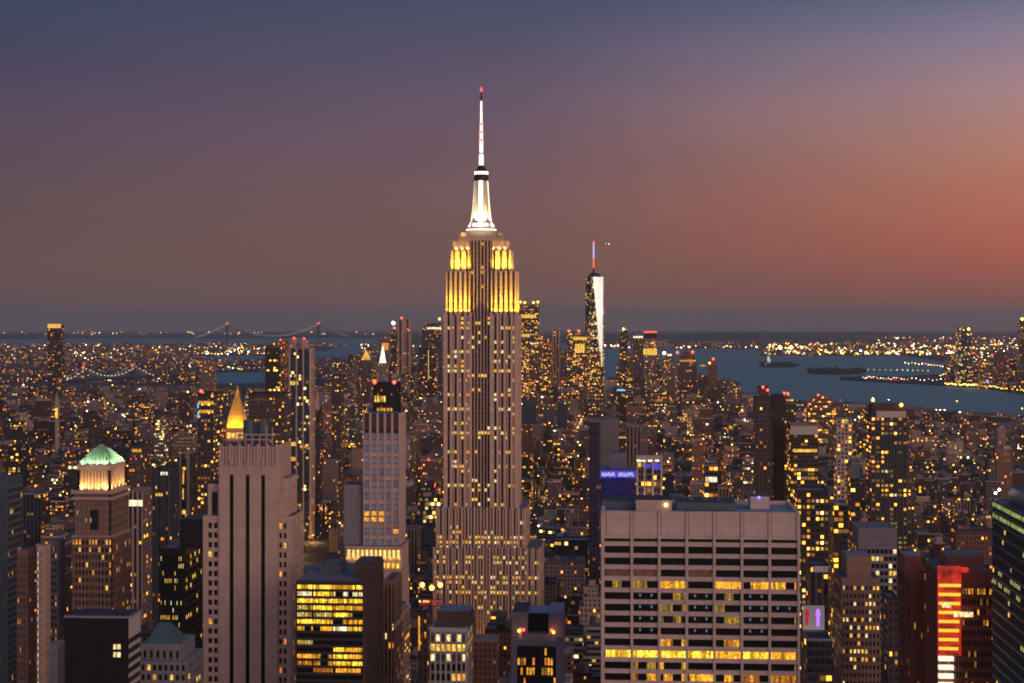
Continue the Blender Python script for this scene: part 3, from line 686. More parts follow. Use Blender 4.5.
def build_slab_tower():      # limestone tower with three tall black slots
    D = 710.0; b = bz(0, D); X = lambda p, s=0: fx(p, D + s); Z = lambda y, s=0: fz(y, D + s, 250)
    t = Thing('stone_tower', 'limestone tower with three tall black window slots and fluted top', 'tower', X(250), D + 22, b)
    wl = MB()
    zc, zs, zr = Z(474), Z(466), Z(447)
    wl.box(X(219), X(277.5), D + .9, D + 26, b, zs, 0, 2)
    slots = [231.5, 247.5, 263]; edges = [219] + [s for c in slots for s in (c - 2.0, c + 2.0)] + [277.5]
    for i in range(0, 8, 2): wl.box(X(edges[i]), X(edges[i + 1]), D, D + .95, b, zs, 0)
    for c in slots:
        wl.box(X(c - 2), X(c + 2), D, D + .95, Z(475), zs, 0, bottom=True)
        wl.box(X(c - .9), X(c + .9), D - .5, D - .01, Z(470), Z(462), 0, bottom=True)      # carved finials above the slots
        wl.box(X(c - .9), X(c + .9), D - .5, D - .01, Z(462), Z(458.5), 0, t=(X(c - .1), X(c + .1), D - .3, D - .2))
        t.win(X(c - 1.9), X(c + 1.9), D + .8, Z(700), Z(475.2), 'F', 'w_black')
    # fluted crown
    wl.box(X(219, 1), X(277.5, 1) , D + 1.6, D + 25, zs, zr, 0, 2); n = 19
    for i in range(n):
        a = X(219) + (X(277.5) - X(219) - 1.1) * i / (n - 1); wl.box(a, a + (.75 if i % 3 else 1.15), D + .7, D + 1.61, zs, zr + (1.2 if i % 3 == 0 else .3), 0)
    for i in range(11):
        a = D + 2 + 22 * i / 10; wl.box(X(277.5) - .01, X(277.5) + .8, a, a + 1.2, Z(500), zr + .8, 0)
        # right hand face of the shaft
    wl.box(X(277.5), X(287, 4), D + 4, D + 26, b, Z(478, 4), 0, 2)
    for i in range(4): wl.box(X(287, 4), X(287, 4) + .5, D + 5 + i * 5.5, D + 7 + i * 5.5, b, Z(479, 4), 0, 2)
    # shoulders
    def shoulder(p0, p1, py, s, nb, seed, w0, w1):
        x0, x1 = X(p0, s), X(p1, s); wl.box(x0 + .4, x1 - .4, D + s + .7, D + 25, b, Z(py, s) - .2, 1, 2)
        wl.box(x0, x1, D + s, D + s + .8, Z(py + 3, s), Z(py, s), 0, bottom=True)
        wl.box(x0, X(w0, s) - .01, D + s, D + s + .75, b, Z(py + 3, s), 0); wl.box(X(w1, s) + .01, x1, D + s, D + s + .75, b, Z(py + 3, s), 0)
        relief(t, wl, 'F', X(w0, s), X(w1, s), D + s, b, Z(py + 3, s), nb, 4.2, .9, 1.8, rfn(seed, .11, ['w_amber', 'w_yellow', 'w_orange'], dark='w_dark'), 0, 0, dp=.7, sp=.02)
    shoulder(203, 219, 516, 1.0, 2, 21, 207.3, 218.6); shoulder(278, 291, 516, 1.0, 2, 22, 278.2, 287.3)
    wl.box(X(208, 4), X(219, 4), D + 4, D + 25, b, Z(484, 4), 0, 2)
    wl.box(X(212, 3.9), X(217.5, 3.9), D + 3.8, D + 4.02, Z(518, 4), Z(492, 4), 1)
    wl.box(X(280, 5.9), X(286.5, 5.9), D + 5.7, D + 6.02, Z(518, 6), Z(500, 6), 1)
    relief(t, wl, 'R', D + 1.8, D + 25, X(291, 1) + .7, b, Z(516, 1), 7, 4.05, 1.3, 1.9, rfn(23, .08, ['w_amber', 'w_yellow']), 0, 0, dp=.7, sp=.02)
    t.part('wall', wl, ['limestone', 'core_glass', 'roof_felt'])
    pl = MB(); pl.box(X(243, 12), X(262, 12), D + 14, D + 24, zr, Z(424, 14), 0, 0); pl.cyl(X(248, 12), D + 14, 2.6, 2.6, zr, Z(420, 14), 10, 0); pl.cyl(X(262, 12), D + 14, 2.4, 2.4, zr, Z(421, 14), 10, 0)
    t.part('cooling_plant', pl, ['slate_metal'])
    fr = MB()
    for p in (238, 245, 252, 259, 266, 272): fr.cyl(X(p, 8), D + 9, .28, .28, zr, Z(435 if p < 262 else 427, 8), 6)
    for yy in (435, 440): fr.bar((X(237, 8), D + 9, Z(yy, 8)), (X(273, 8), D + 9, Z(yy, 8)), .25)
    for p in (238, 272): fr.bar((X(p, 8), D + 9, Z(436, 8)), (X(p, 8), D + 20, Z(436, 8)), .25)
    t.part('roof_frame', fr, ['limestone'])
    t.flush(); reg(X(203), X(302), D, D + 34, zr, 683, 'the slotted limestone tower')
build_slab_tower()

def build_copper_tower():
    D = 850.0; dep = 33; b = bz(0, D); X = lambda p, s=0: fx(p, D + s); Z = lambda y, s=0: fz(y, D + s, 95)
    t = Thing('brick_tower', 'brown brick tower with green copper pyramid roof above a lit arcade', 'tower', X(92), D + dep / 2, b)
    wl = MB(); x0, x1 = X(72), X(112)
    z1 = Z(537); wl.box(x0 + .7, x1 - .7, D + .7, D + dep - .7, b, z1, 1, 2)
    P = rfn(31, .14, ['w_amber', 'w_yellow', 'w_amber'], rows={0: .4, 4: .2, 14: .75}); 
    cols = [72, 74.5, 78, 81.5, 85, 88.5, 91.5, 94.5, 97.5, 101, 104.5, 108.5, 112]
    relief(t, wl, 'F', x0, x1, D, b, z1, 0, 4.0, .8, 1.5, P, 0, 0, dp=.7, sp=.15, cols=[X(c) for c in cols], clip=625)
    relief(t, wl, 'R', D, D + dep, x1, b, z1, 9, 4.0, 1.3, 1.5, rfn(32, .13, ['w_amber', 'w_yellow']), 0, 0, dp=.7, sp=.15, clip=625)
    z2 = Z(492, 2); x0b, x1b = X(75, 2), X(110.5, 2)
    wl.box(x0b + .6, x1b - .6, D + 2.6, D + dep - 2.6, z1, z2, 1, 2)
    relief(t, wl, 'F', x0b, x1b, D + 2, z1, z2, 8, 4.0, 2.0, 1.9, rfn(33, .15, ['w_amber', 'w_white']), 0, 0, dp=.6, sp=.05)
    relief(t, wl, 'R', D + 2, D + dep - 2, x1b, z1, z2, 7, 4.0, 2.0, 1.9, rfn(34, .02, ['w_amber']), 0, 0, dp=.6, sp=.05)
    wl.box(X(90), X(97), D + 1.4, D + 2.01, Z(530), Z(510), 1, bottom=True)
    for zz, s in ((z1, .6), (z2, .8), (Z(498, 2), .5)):
        wl.box(x0b - s - .8, x1b + s + .8, D + 2 - s - .8, D + dep - 2 + s, zz - .9, zz + .5, 3, bottom=True)
    t.part('wall', wl, ['brownstone', 'core_glass', 'roof_felt', 'limestone'])
    # lit arcade
    ar = MB(); s = 4; xa, xb = X(78, s), X(110, s) ; ya, yb = D + s, D + dep - 4; zt = Z(465, s)
    ar.box(xa + 1, xb - 1, ya + 1, yb - 1, z2, zt, 0, 0)
    n = 9
    for i in range(n + 1):
        xx = xa + (xb - xa - 1.2) * i / n; ar.box(xx, xx + 1.2, ya, ya + 1, z2, Z(470, s), 0)
        yy = ya + (yb - ya - 1.2) * i / n; ar.box(xb - 1, xb, yy, yy + 1.2, z2, Z(470, s), 0); ar.box(xa, xa + 1, yy, yy + 1.2, z2, Z(470, s), 0)
    ar.box(xa - .4, xb + .4, ya - .4, yb + .4, Z(470, s), zt, 0, bottom=True)
    t.part('arcade', ar, ['limestone'])
    da = MB(); bw = (xb - xa) / n
    for i in range(1, n - 1): da.box(xa + bw * i + 1.5, xa + bw * (i + 1) - .5, ya + .85, ya + .99, z2 + 3.6, z2 + 8.2, 0)
    t.part('arched_opening', da, ['w_black'])
    # pyramid roof with ribs
    rf = MB(); mx, my = (xa + xb) / 2, (ya + yb) / 2; zp = Z(444.5, 14)
    rf.box(xa - .4, xb + .4, ya - .4, yb + .4, zt, Z(449, 10), 0, t=(mx - 3.0, mx + 3.0, my - 3, my + 3))
    rf.box(mx - 3, mx + 3, my - 3, my + 3, Z(449, 10), zp, 0, t=(mx - .6, mx + .6, my - .6, my + .6))
    for i in range(9):
        q = i / 8
        rf.bar((xa + (xb - xa) * q, ya - .5, zt + .2), (mx - 3 + 6 * q, my - 3.1, Z(449, 10)), .22)
        rf.bar((xb + .5, ya + (yb - ya) * q, zt + .2), (mx + 3.1, my - 3 + 6 * q, Z(449, 10)), .22)
    t.part('pyramid_roof', rf, ['green_copper'])
    dm = MB()
    for i in range(4):
        xx = xa + (xb - xa) * (.14 + .24 * i); dm.box(xx - .7, xx + .7, ya + .4, ya + 4, zt, zt + 2.3, 0, t=(xx - .1, xx + .1, ya + .6, ya + 4))
    t.part('dormer', dm, ['green_copper'])
    for i in range(4):
        q = (i + .5) / 4
        t.flood(xa + (xb - xa) * q, ya - 2.0, z2 + 1.0, xa + (xb - xa) * q, ya + 1.5, z2 + 8, 4200 if i in (0, 3) else 1800, (1, .62, .17), 130)
        t.flood(xa + (xb - xa) * q, ya - 1.8, zt + .7, xa + (xb - xa) * (.5 + (q - .5) * .6), ya + 5, zt + 9, 5000, (.85, 1, .62), 120)
        t.flood(xb + 2.0, ya + (yb - ya) * q, z2 + 1.0, xb - 1.5, ya + (yb - ya) * q, z2 + 8, 2400, (1, .62, .17), 130)
        t.flood(xb + 1.8, ya + (yb - ya) * q, zt + .7, xb - 6, ya + (yb - ya) * (.5 + (q - .5) * .6), zt + 9, 4000, (.85, 1, .62), 120)
    t.flush(); reg(x0, x1, D, D + dep, z2, 620, None); LAND.append((95, 480, 'the green pyramid tower'))
build_copper_tower()

def build_black_block():
    D = 600.0; dep = 14; b = bz(0, D); x0, x1, zt = fx(65, D), fx(128.5, D), fz(618, D, 96)
    t = Thing('office_block', 'black flat-topped block with white striped flank and two lit windows', 'office block', (x0 + x1) / 2, D + 7, b)
    wl = MB(); wl.box(x0, x1, D, D + dep, b, zt, 0, 1)
    wl.box(x0 - .3, x1 + .3, D - .3, D + dep + .3, zt, zt + .9, 2, 1, bottom=True)
    for i in range(11): wl.box(x0 + (x1 - x0) * i / 10 - .08, x0 + (x1 - x0) * i / 10 + .08, D - .15, D, b, zt, 0)
    t.part('wall', wl, ['black_panel', 'roof_felt', 'grey_slab'])
    st = MB(); z = zt - 7.5
    st.box(x1, x1 + .35, D, D + dep, zt - 7.5, zt, 0)
    for i in range(12): z -= 3.6; st.box(x1, x1 + .35, D, D + dep, z, z + 1.4, 0, bottom=True)
    t.part('striped_flank', st, ['white_concrete'])
    for y0 in (650, 658): 
        for xx in (113.5, 117.5): t.win(fx(xx, D), fx(xx + 3, D), D - .05, fz(y0 + 5, D), fz(y0, D), 'F', 'w_white')
    t.flush(); reg(x0, x1, D, D + dep, zt, 683, 'the black flat-topped block')
build_black_block()

def build_teal_roof():
    D = 640.0; b = bz(0, D); X = lambda p, s=0: fx(p, D + s); Z = lambda y, s=0: fz(y, D + s, 160)
    t = Thing('stone_tower', 'small grey stone tower with clipped teal pyramid roof', 'tower', X(163), D + 15, b)
    wl = MB(); wl.box(X(140), X(186), D + .5, D + 26, b, Z(661), 1, 2)
    relief(t, wl, 'F', X(140), X(186), D, b, Z(661), 8, 3.8, 1.0, 1.6, rfn(41, .3, ['w_amber', 'w_yellow']), 0, 0, dp=.6, sp=.1)
    wl.box(X(142, 3), X(181, 3), D + 3, D + 24, Z(661), Z(644, 3), 0, 2)
    relief(t, wl, 'F', X(142, 3), X(181, 3), D + 2.4, Z(661), Z(647, 3), 6, 4.4, 1.4, 1.4, rfn(42, .0, ['w_amber']), 0, 0, dp=.6, sp=.1)
    relief(t, wl, 'R', D + 1, D + 25, X(186) + .6, b, Z(661), 6, 3.8, 1.0, 1.6, rfn(43, .3, ['w_amber', 'w_yellow']), 0, 0, dp=.6, sp=.1)
    t.part('wall', wl, ['grey_slab', 'core_glass', 'roof_felt'])
    rf = MB(); rf.box(X(146, 4), X(179, 4), D + 4, D + 17, Z(644, 4), Z(624, 8), 0, 0, t=(X(157, 8), X(168, 8), D + 8.5, D + 12.5)); t.part('pyramid_roof', rf, ['teal_copper'])
    t.flush(); reg(X(140), X(188), D, D + 26, Z(644), 683, 'the clipped teal roof')
build_teal_roof()

def build_yellow_office():
    D = 650.0; dep = 50; b = bz(0, D); x0, x1, zt = fx(296, D), fx(363.5, D), fz(581, D, 330)
    t = Thing('office_block', 'wide office block with floors glowing yellow and a dark brown flank', 'office block', (x0 + x1) / 2, D + 25, b)
    wl = MB(); wl.box(x0 + .5, x1 - .3, D + 1, D + dep, b, zt - .4, 1, 2)
    wl.box(x0, x1, D - .2, D + 1.01, zt - 1.6, zt, 0, bottom=True); wl.box(x0, x1, D + 1.01, D + dep, zt - .39, zt, 0, 2)
    fh = 6.95 * D / ddy(330) * 1.0; segs = 5
    pat = ['YYyY', 'WYWW', 'YYYY', 'gYYy', 'ggYg', 'YYoy', 'yyWY', 'DDDD', 'gDDD', 'DDYy', 'yoYy', 'ooYY', 'ooyy', 'DDDD', 'DDDD']
    cm = {'Y': 'band_full', 'W': 'band_white', 'y': 'band_most', 'g': 'band_mid', 'o': 'band_orange', 'D': 'w_dark'}
    z = zt - 1.6; e = [x0 + .3, fx(313, D), fx(333, D), fx(348, D), x1 - .4]
    for r in range(15):
        for i in range(4): t.win(e[i] + .12, e[i + 1] - .12, D + .9, z - fh + 1.05, z - .05, 'F', cm[pat[r][i]])
        wl.box(x0, x1 - .3, D + .2, D + 1.0, z - fh, z - fh + 1.0, 0, bottom=True); z -= fh
    for q in e: wl.box(q - .1, q + .1, D + .1, D + 1, b, zt - 1.6, 3)
    for i in range(24): q = x0 + (x1 - x0) * i / 24; wl.box(q - .05, q + .05, D + .3, D + .85, z, zt - 1.6, 3)
    t.part('wall', wl, ['spandrel', 'core_glass', 'roof_felt', 'dark_metal'])
    fl = MB(); fl.box(x1 - .3, x1 + .6, D - .1, D + dep, b, zt + 1.5, 0)
    for i in range(10): fl.box(x1 + .6, x1 + .75, D + 5 * i, D + 5 * i + .4, b, zt + 1.5, 0)
    t.part('blind_flank', fl, ['brown_panel'])
    ph = MB(); ph.box(fx(353, D + 4), fx(377, D + 4) - 1, D + 9, D + 26, zt, fz(562, D + 9, 360), 0, 1); t.part('plant_room', ph, ['brown_panel', 'roof_felt'])
    p2 = MB(); p2.box(fx(318, D + 16), fx(340, D + 16), D + 20, D + 34, zt, zt + 3.2, 0, 1); p2.box(fx(322, D + 16), fx(336, D + 16), D + 22, D + 32, zt + 3.2, zt + 5.5, 0, 1); t.part('cooling_unit', p2, ['slate_metal', 'roof_felt'])
    t.flush(); reg(x0, x1 + 1, D, D + dep, zt, 683, 'the yellow glowing office block')
build_yellow_office()

def simple_relief(name, label, cat, px0, px1, py, D, dep, nb, fh, pw, sh, fn, pm, sm='spandrel', side=6, phrase=None, rows=None, penthouse=None, pv=683, clip=690, topblank=0):
    px0, px1, _d = frontal(px0, px1, D, dep); dep = max(_d, 9)
    b = bz(0, D); x0, x1 = fx(px0, D), fx(px1, D); zt = fz(py, D, (px0 + px1) / 2)
    t = Thing(name, label, cat, (x0 + x1) / 2, D + dep / 2, b); wl = MB()
    wl.box(x0 + .6, x1 - .6, D + .7, D + dep - .1, b, zt - .3, 2, 3)
    ft = zt - topblank
    wl.box(x0, x1, D, D + .8, ft, zt, 0, bottom=True)
    left = px0 + px1 < 1240
    if left: wl.box(x1 - .8, x1, D + .8, D + dep, ft, zt, 0, bottom=True); wl.box(x0, x0 + .61, D + .8, D + dep, b, zt, 0)
    else: wl.box(x0, x0 + .8, D + .8, D + dep, ft, zt, 0, bottom=True); wl.box(x1 - .61, x1, D + .8, D + dep, b, zt, 0)
    wl.box(x0, x1, D + dep - .1, D + dep + .5, b, zt, 0)
    relief(t, wl, 'F', x0, x1, D, b, ft, nb, fh, pw, sh, fn, 0, 1, dp=.7, sp=.25, clip=clip)
    relief(t, wl, 'R' if left else 'L', D + .05, D + dep - .05, x1 if left else x0, b, ft, side, fh, pw, sh, fn, 0, 1, dp=.7, sp=.25, clip=clip)
    t.part('wall', wl, [pm, sm, 'core_glass', 'roof_felt'])
    for (a, c, q, s, mt) in penthouse or ():
        ph = MB(); ph.box(fx(a, D + s), fx(c, D + s), D + s, D + dep * .75, zt - .4, fz(q, D + s, a), 0, 1); t.part('plant_room', ph, [mt, 'roof_felt'])
    t.flush(); reg(x0, x1, D, D + dep, zt, pv, phrase)
    return t, x0, x1, zt

LW = ['w_amber', 'w_yellow', 'w_white']
simple_relief('office_tower', 'white-ribbed office tower with three bright amber top floors', 'office tower', 430, 473, 628, 620, 24, 7, 3.7, .55, 1.0,
              lambda i, j: [('w_white' if i % 2 else 'w_dim'), 'w_yellow' if i != 3 else 'w_amber', 'w_dim' if i % 3 else 'w_white', 'w_dark', 'w_dark' if i < 4 else 'w_amber', 'w_dark', 'w_yellow' if i in (2, 3) else 'w_dark', 'w_yellow' if i in (4, 5) else 'w_dark', 'w_amber' if i in (1, 5) else 'w_dark'][j] if j < 9 else 'w_dark',
              'white_concrete', sm='grey_slab', side=5, phrase='the white-ribbed tower', penthouse=[(437, 470, 611, 4, 'brown_panel')], topblank=1.5)
simple_relief('office_tower', 'narrow brown office tower with pale piers beside the dark brown flank', 'office tower', 384, 402, 580, 700, 26, 3, 3.9, .8, 1.3, rfn(51, .22, ['w_amber', 'w_dim', 'w_white']), 'brownstone', side=5, topblank=2)
simple_relief('apartment_tower', 'dark stone apartment tower with rows of small lit windows', 'apartment tower', 834, 880, 578, 800, 30, 10, 3.8, .8, 1.9, rfn(52, .16, LW, rows={0: .45, 2: .45, 4: .6, 6: .2, 8: .45, 9: .3}), 'brownstone', sm='brownstone', side=7, phrase='the dark stone apartment tower', penthouse=[(847, 871, 556, 3, 'brownstone')], topblank=2)
simple_relief('office_block', 'grey office block with blank pale top and lit banded floors', 'office block', 852, 897, 528, 900, 26, 9, 3.9, .5, 1.5, rfn(53, .33, ['w_white', 'w_yellow', 'w_low'], rows={0: .4, 1: .45, 5: .4, 10: .7}), 'violet_grey', sm='grey_slab', side=5, phrase='the blank-topped grey block', topblank=10, pv=600)
simple_relief('loft_building', 'black loft block with two rows of lit windows and flat roof slab', 'loft building', 160, 203, 548, 860, 40, 13, 3.9, .6, 1.6, rfn(54, .1, LW, rows={3: .55, 4: .3, 8: .7, 7: .05, 12: .1, 13: .05}), 'black_panel', sm='black_panel', side=8, phrase='the black loft block', penthouse=[(180, 203, 519, 3, 'black_panel')], topblank=3)
simple_relief('office_building', 'slate grey office building with fine window grid', 'office building', -14, 23, 478, 900, 40, 14, 3.9, .7, 1.4, rfn(55, .05, LW, rows={5: .0, 9: .45, 12: .2}), 'slate_metal', sm='grey_slab', side=8, phrase='the slate grey office building', topblank=5, pv=560)
simple_relief('apartment_tower', 'tall pinkish slab tower with a line of lit windows down its edge', 'apartment tower', 37, 49, 546, 830, 26, 4, 3.7, .5, 1.4, lambda i, j: 'w_white' if i == 0 else ('w_low' if i == 3 and j % 2 else 'w_dark'), 'limestone', sm='limestone', side=6, topblank=2, pv=640)
simple_relief('brick_building', 'dull red-brown building with dark recessed centre', 'brick building', 17, 35, 550, 850, 26, 5, 3.7, .6, 1.5, rfn(56, .07, ['w_amber', 'w_orange']), 'brownstone', sm='brownstone', side=4, topblank=2, pv=640)
simple_relief('apartment_building', 'grey apartment building with balconied strip beside the pinkish slab', 'apartment building', 50, 65, 541, 870, 30, 4, 3.7, .5, 1.5, rfn(57, .08, ['w_amber', 'w_low']), 'violet_grey', sm='grey_slab', side=6, topblank=2, pv=620)
simple_relief('office_block', 'low grey block with plain window grid beside black block', 'office block', 49, 64, 644, 700, 24, 5, 3.8, .8, 1.5, rfn(58, .06, ['w_low']), 'grey_slab', sm='grey_slab', side=4, topblank=1)

def build_u_top():
    D = 620.0; b = bz(0, D); X = lambda p, s=0: fx(p, D + s); Z = lambda y, s=0: fz(y, D + s, 536)
    t = Thing('office_tower', 'violet-grey tower with notched top and dark glass front', 'office tower', X(536), D + 14, b); wl = MB()
    wl.box(X(511), X(527), D + 4, D + 26, b, Z(612, 4), 0, 2); wl.box(X(548), X(562), D + 4, D + 26, b, Z(612, 4), 0, 2)
    wl.box(X(527), X(548), D + 9, D + 26, b, Z(613, 9), 1, 2)
    wl.box(X(527), X(548), D + 4, D + 9, b, Z(634, 4), 0, 2)
    wl.box(X(511), X(517), D, D + 4, b, Z(640), 0, 2); wl.box(X(556), X(562), D, D + 4, b, Z(640), 0, 2); wl.box(X(517), X(556), D, D + 4, Z(646), Z(640), 0, 2, bottom=True)
    wl.box(X(517), X(556), D + 1.2, D + 4, b, Z(646), 3, 2)
    relief(t, wl, 'F', X(517), X(556), D + .4, b, Z(646), 13, 3.7, .35, .9, rfn(61, .2, ['w_amber', 'w_amber', 'w_orange', 'w_low'], rows={0: .3, 1: .5, 2: .5, 3: .45, 7: .05}), 3, 3, dp=.8, sp=.2)
    t.part('wall', wl, ['violet_grey', 'w_black', 'roof_blue', 'black_panel'])
    mb = MB(); mb.box(X(519, 3), X(522, 3), D + 2.5, D + 3.95, Z(640), Z(629), 0); t.part('roof_hut', mb, ['limestone'])
    for p, q, m in ((519, 631, 'amber_lamp'), (523.5, 630, 'red_lamp'), (551.5, 630, 'red_lamp'), (553.5, 632, 'amber_lamp')): t.beacon(X(p, 2), D + 2, Z(q, 2), .5, m, 'roof_lamp')
    t.flush(); reg(X(511), X(562), D, D + 26, Z(612), 683, 'the notched violet-grey tower')
build_u_top()

def build_blue_slab():
    D = 1050.0; b = bz(0, D); X = lambda p, s=0: fx(p, D + s); Z = lambda y, s=0: fz(y, D + s, 380)
    t = Thing('office_tower', 'pale ribbed tower of blue and pink windows over a gold-lit colonnade', 'office tower', X(382), D + 16, b); wl = MB()
    wl.box(X(362.5) + .6, X(400), D + .8, D + 26, b, Z(414), 1, 2)
    wl.box(X(399.5) - .6, X(400.3), D - .3, D + 26, b, Z(413), 0, 2)
    relief(t, wl, 'F', X(363), X(399.5), D, b, Z(433), 5, 3.8, 1.5, .9, lambda i, j: ('w_amber' if (j in (13, 14) and i < 3 and rnd.random() < .8) or rnd.random() < .05 else ('w_blue' if j % 2 == 0 else 'w_rose')), 0, 4, dp=.8, sp=.4, clip=550)
    e = [X(363) + (X(399.5) - X(363)) * i / 5 for i in range(6)]
    for i in range(5): wl.box(e[i] + .8, e[i + 1] - .8, D + .3, D + .82, Z(430), Z(415), 3, bottom=True)
    for q in e[:-1]: wl.box(q - (.0 if q == e[0] else .75), q + .75, D, D + .8, Z(433), Z(413), 0, bottom=True)
    wl.box(X(344, 3), X(362, 3), D + 3, D + 24, b, Z(485, 3), 5, 2)
    t.part('wall', wl, ['limestone', 'core_glass', 'roof_blue', 'brown_panel', 'grey_slab', 'grey_slab'])
    pd = MB(); s = -6; pd.box(X(345, s), X(401.5, s), D - 6, D + 30, b, Z(571, s), 0, 1); pd.box(X(345.5, s), X(401, s), D - 3.5, D + 30, Z(571, s), Z(549, s), 0, 1)
    for i in range(13): xx = X(345.5, s) + (X(401, s) - X(345.5, s) - 1) * i / 12; pd.box(xx, xx + 1, D - 5, D - 3.5, Z(559, s), Z(549, s), 0)
    pd.box(X(345, s), X(401.5, s), D - 5.5, D + 30, Z(549, s), Z(546.5, s), 0, 1, bottom=True)
    t.part('podium', pd, ['limestone', 'roof_felt'])
    gz_ = MB()
    for i in range(12):
        xx = X(345.5, s) + (X(401, s) - X(345.5, s) - 1) * i / 12 + 1.1; gz_.box(xx, xx + 1.6, D - 3.8, D - 3.4, Z(558.5, s), Z(550.5, s), 0)
    t.part('colonnade_window', gz_, ['colonnade_glow'])
    g2 = MB()
    for i in range(12):
        xx = X(346, s) + (X(401, s) - X(346, s)) * i / 12; g2.box(xx, xx + 1.7, D - 6.2, D - 5.9, Z(568, s), Z(563, s), 0, bottom=True)
    t.part('podium_window', g2, ['crown_gold'])
    for i in range(8): xx = X(348 + i * 7.2, s); t.flood(xx, D - 5.9, Z(561, s), xx, D - 2.5, Z(550, s), 420, (1, .6, .1), 140)
    t.flush(); reg(X(344), X(406), D - 6, D + 30, Z(413), 572, 'the blue and pink windowed tower')
build_blue_slab()

def build_red_neon():
    D = 620.0; b = bz(0, D); X = lambda p, s=0: fx(p, D + s); Z = lambda y, s=0: fz(y, D + s, 960)
    t = Thing('office_tower', 'dark maroon banded tower with glowing red neon corner of yellow bars', 'office tower', X(962), D + 18, b); wl = MB()
    x0, x1, zt = X(938), X(992), Z(571)
    wl.box(x0 + .5, x1 - .5, D + 1, D + 30, b, zt, 2, 3)
    wl.box(x0, x1, D, D + 1.01, Z(584), zt + .5, 0, bottom=True)
    relief(t, wl, 'F', x0, x1, D, b, Z(584), 18, 3.85, .35, 1.7, rfn(71, .16, ['w_amber', 'w_low', 'w_brownlit'], dark='w_dark', rows={0: .8, 2: .2, 3: .15, 4: .2, 12: .6, 13: .5}), 0, 0, dp=.7, sp=.3)
    relief(t, wl, 'L', D + .05, D + 29, x0, b, zt, 9, 3.85, .8, 1.7, rfn(72, .08, ['w_brownlit', 'w_amber']), 0, 0, dp=.5, sp=.3)
    t.part('wall', wl, ['maroon_panel', 'spandrel', 'core_glass', 'roof_felt'])
    ns = MB(); ns.box(x0 - .2, X(960.5), D - 1.4, D - .2, Z(655), Z(566), 0, bottom=True); ns.box(X(960.5), X(968), D - 1.3, D - .2, Z(572), Z(567), 0, bottom=True)
    nn = t.part('neon_panel', ns, ['neon_red'])
    nb = MB()
    for i in range(8): z0 = 583.5 + 9.0 * i; nb.box(x0, X(960 - i * .4), D - 1.8, D - 1.41, Z(z0 + 2.8), Z(z0), 0, bottom=True)
    t.part('neon_bar', nb, ['neon_yellow'], nn)
    nw = MB()
    for i in range(4): z0 = 656 + 8.7 * i; nw.box(x0, X(953), D - 1.8, D - .21, Z(z0 + 4.5), Z(z0), 0, bottom=True)
    t.part('neon_bar', nw, ['neon_white'], label='white glowing bar')
    fk = MB(); fk.box(X(941), X(950), D - 1.9, D - 1.81, Z(607), Z(602), 0); fk.box(X(953), X(972), D - 1.9, D - 1.81, Z(616), Z(611), 0); t.part('lit_panel', fk, ['w_white'])
    ph = MB(); ph.box(X(948, 8), X(985, 8), D + 10, D + 26, zt, Z(556, 10), 0, 1); t.part('plant_room', ph, ['maroon_panel', 'roof_felt'])
    t.flush(); reg(x0, x1, D, D + 30, zt, 683, 'the red neon tower')
    t2, *_ = simple_relief('office_tower', 'reddish ribbed tower with stepped parapet beside the red neon', 'office tower', 899, 927, 573, 655, 30, 5, 3.8, .9, 1.4, rfn(73, .05, ['w_low', 'w_amber']), 'maroon_panel', sm='brown_panel', side=6, phrase='the ribbed reddish tower', penthouse=[(905, 922, 556, 5, 'maroon_panel')], topblank=3)
build_red_neon()

def build_green_glass():
    X0 = 600 * math.tan(math.atan((992 - 512) / F) - A); zt = H - 181 * 600 / (F * CA + 480 * SA); b = bz(0, 600)
    t = Thing('office_tower', 'dark green glass tower crossed by slanting lit floors at frame edge', 'office tower', X0 + 20, 540, b); wl = MB()
    wl.box(X0 + .3, X0 + 45, 470, 600, b, zt, 0, 1); z = zt
    st = MB()
    for i in range(34):
        wl.box(X0, X0 + .31, 470, 600, z - 1.0, z, 2, bottom=True); z -= 3.9
    for i in range(44): wl.box(X0 - .12, X0 + .3, 470 + i * 3, 470.2 + i * 3, b, zt, 2)
    q = random.Random(5)
    for r in range(34):
        for i in range(43):
            pl = {0: 1, 1: .95, 6: .25, 7: .3, 17: .9, 18: .9, 19: .4, 25: .3}.get(r, .05)
            y0 = 470 + i * 3
            m = 'green_strip' if q.random() < pl else ('w_yellow' if q.random() < .012 else None)
            if m and 470 <= y0: t.win(y0 + .25, y0 + 2.95, X0 + .12, zt - 3.9 * (r + 1) + 1.2, zt - 3.9 * r - 1.3, 'L', m)
    t.part('wall', wl, ['black_panel', 'roof_blue', 'slate_metal'])
    rf = MB(); rf.box(X0 + 4, X0 + 30, 540, 592, zt, zt + 5, 0, 1); t.part('plant_room', rf, ['slate_metal', 'roof_blue'])
    for y in (598, 592): t.beacon(X0 + .8, y, zt + 2 + (598 - y) * .3, .45, 'white_lamp', 'roof_lamp')
    t.flush(); reg(X0, X0 + 45, 470, 600, zt, 683, 'the dark green glass tower')
build_green_glass()

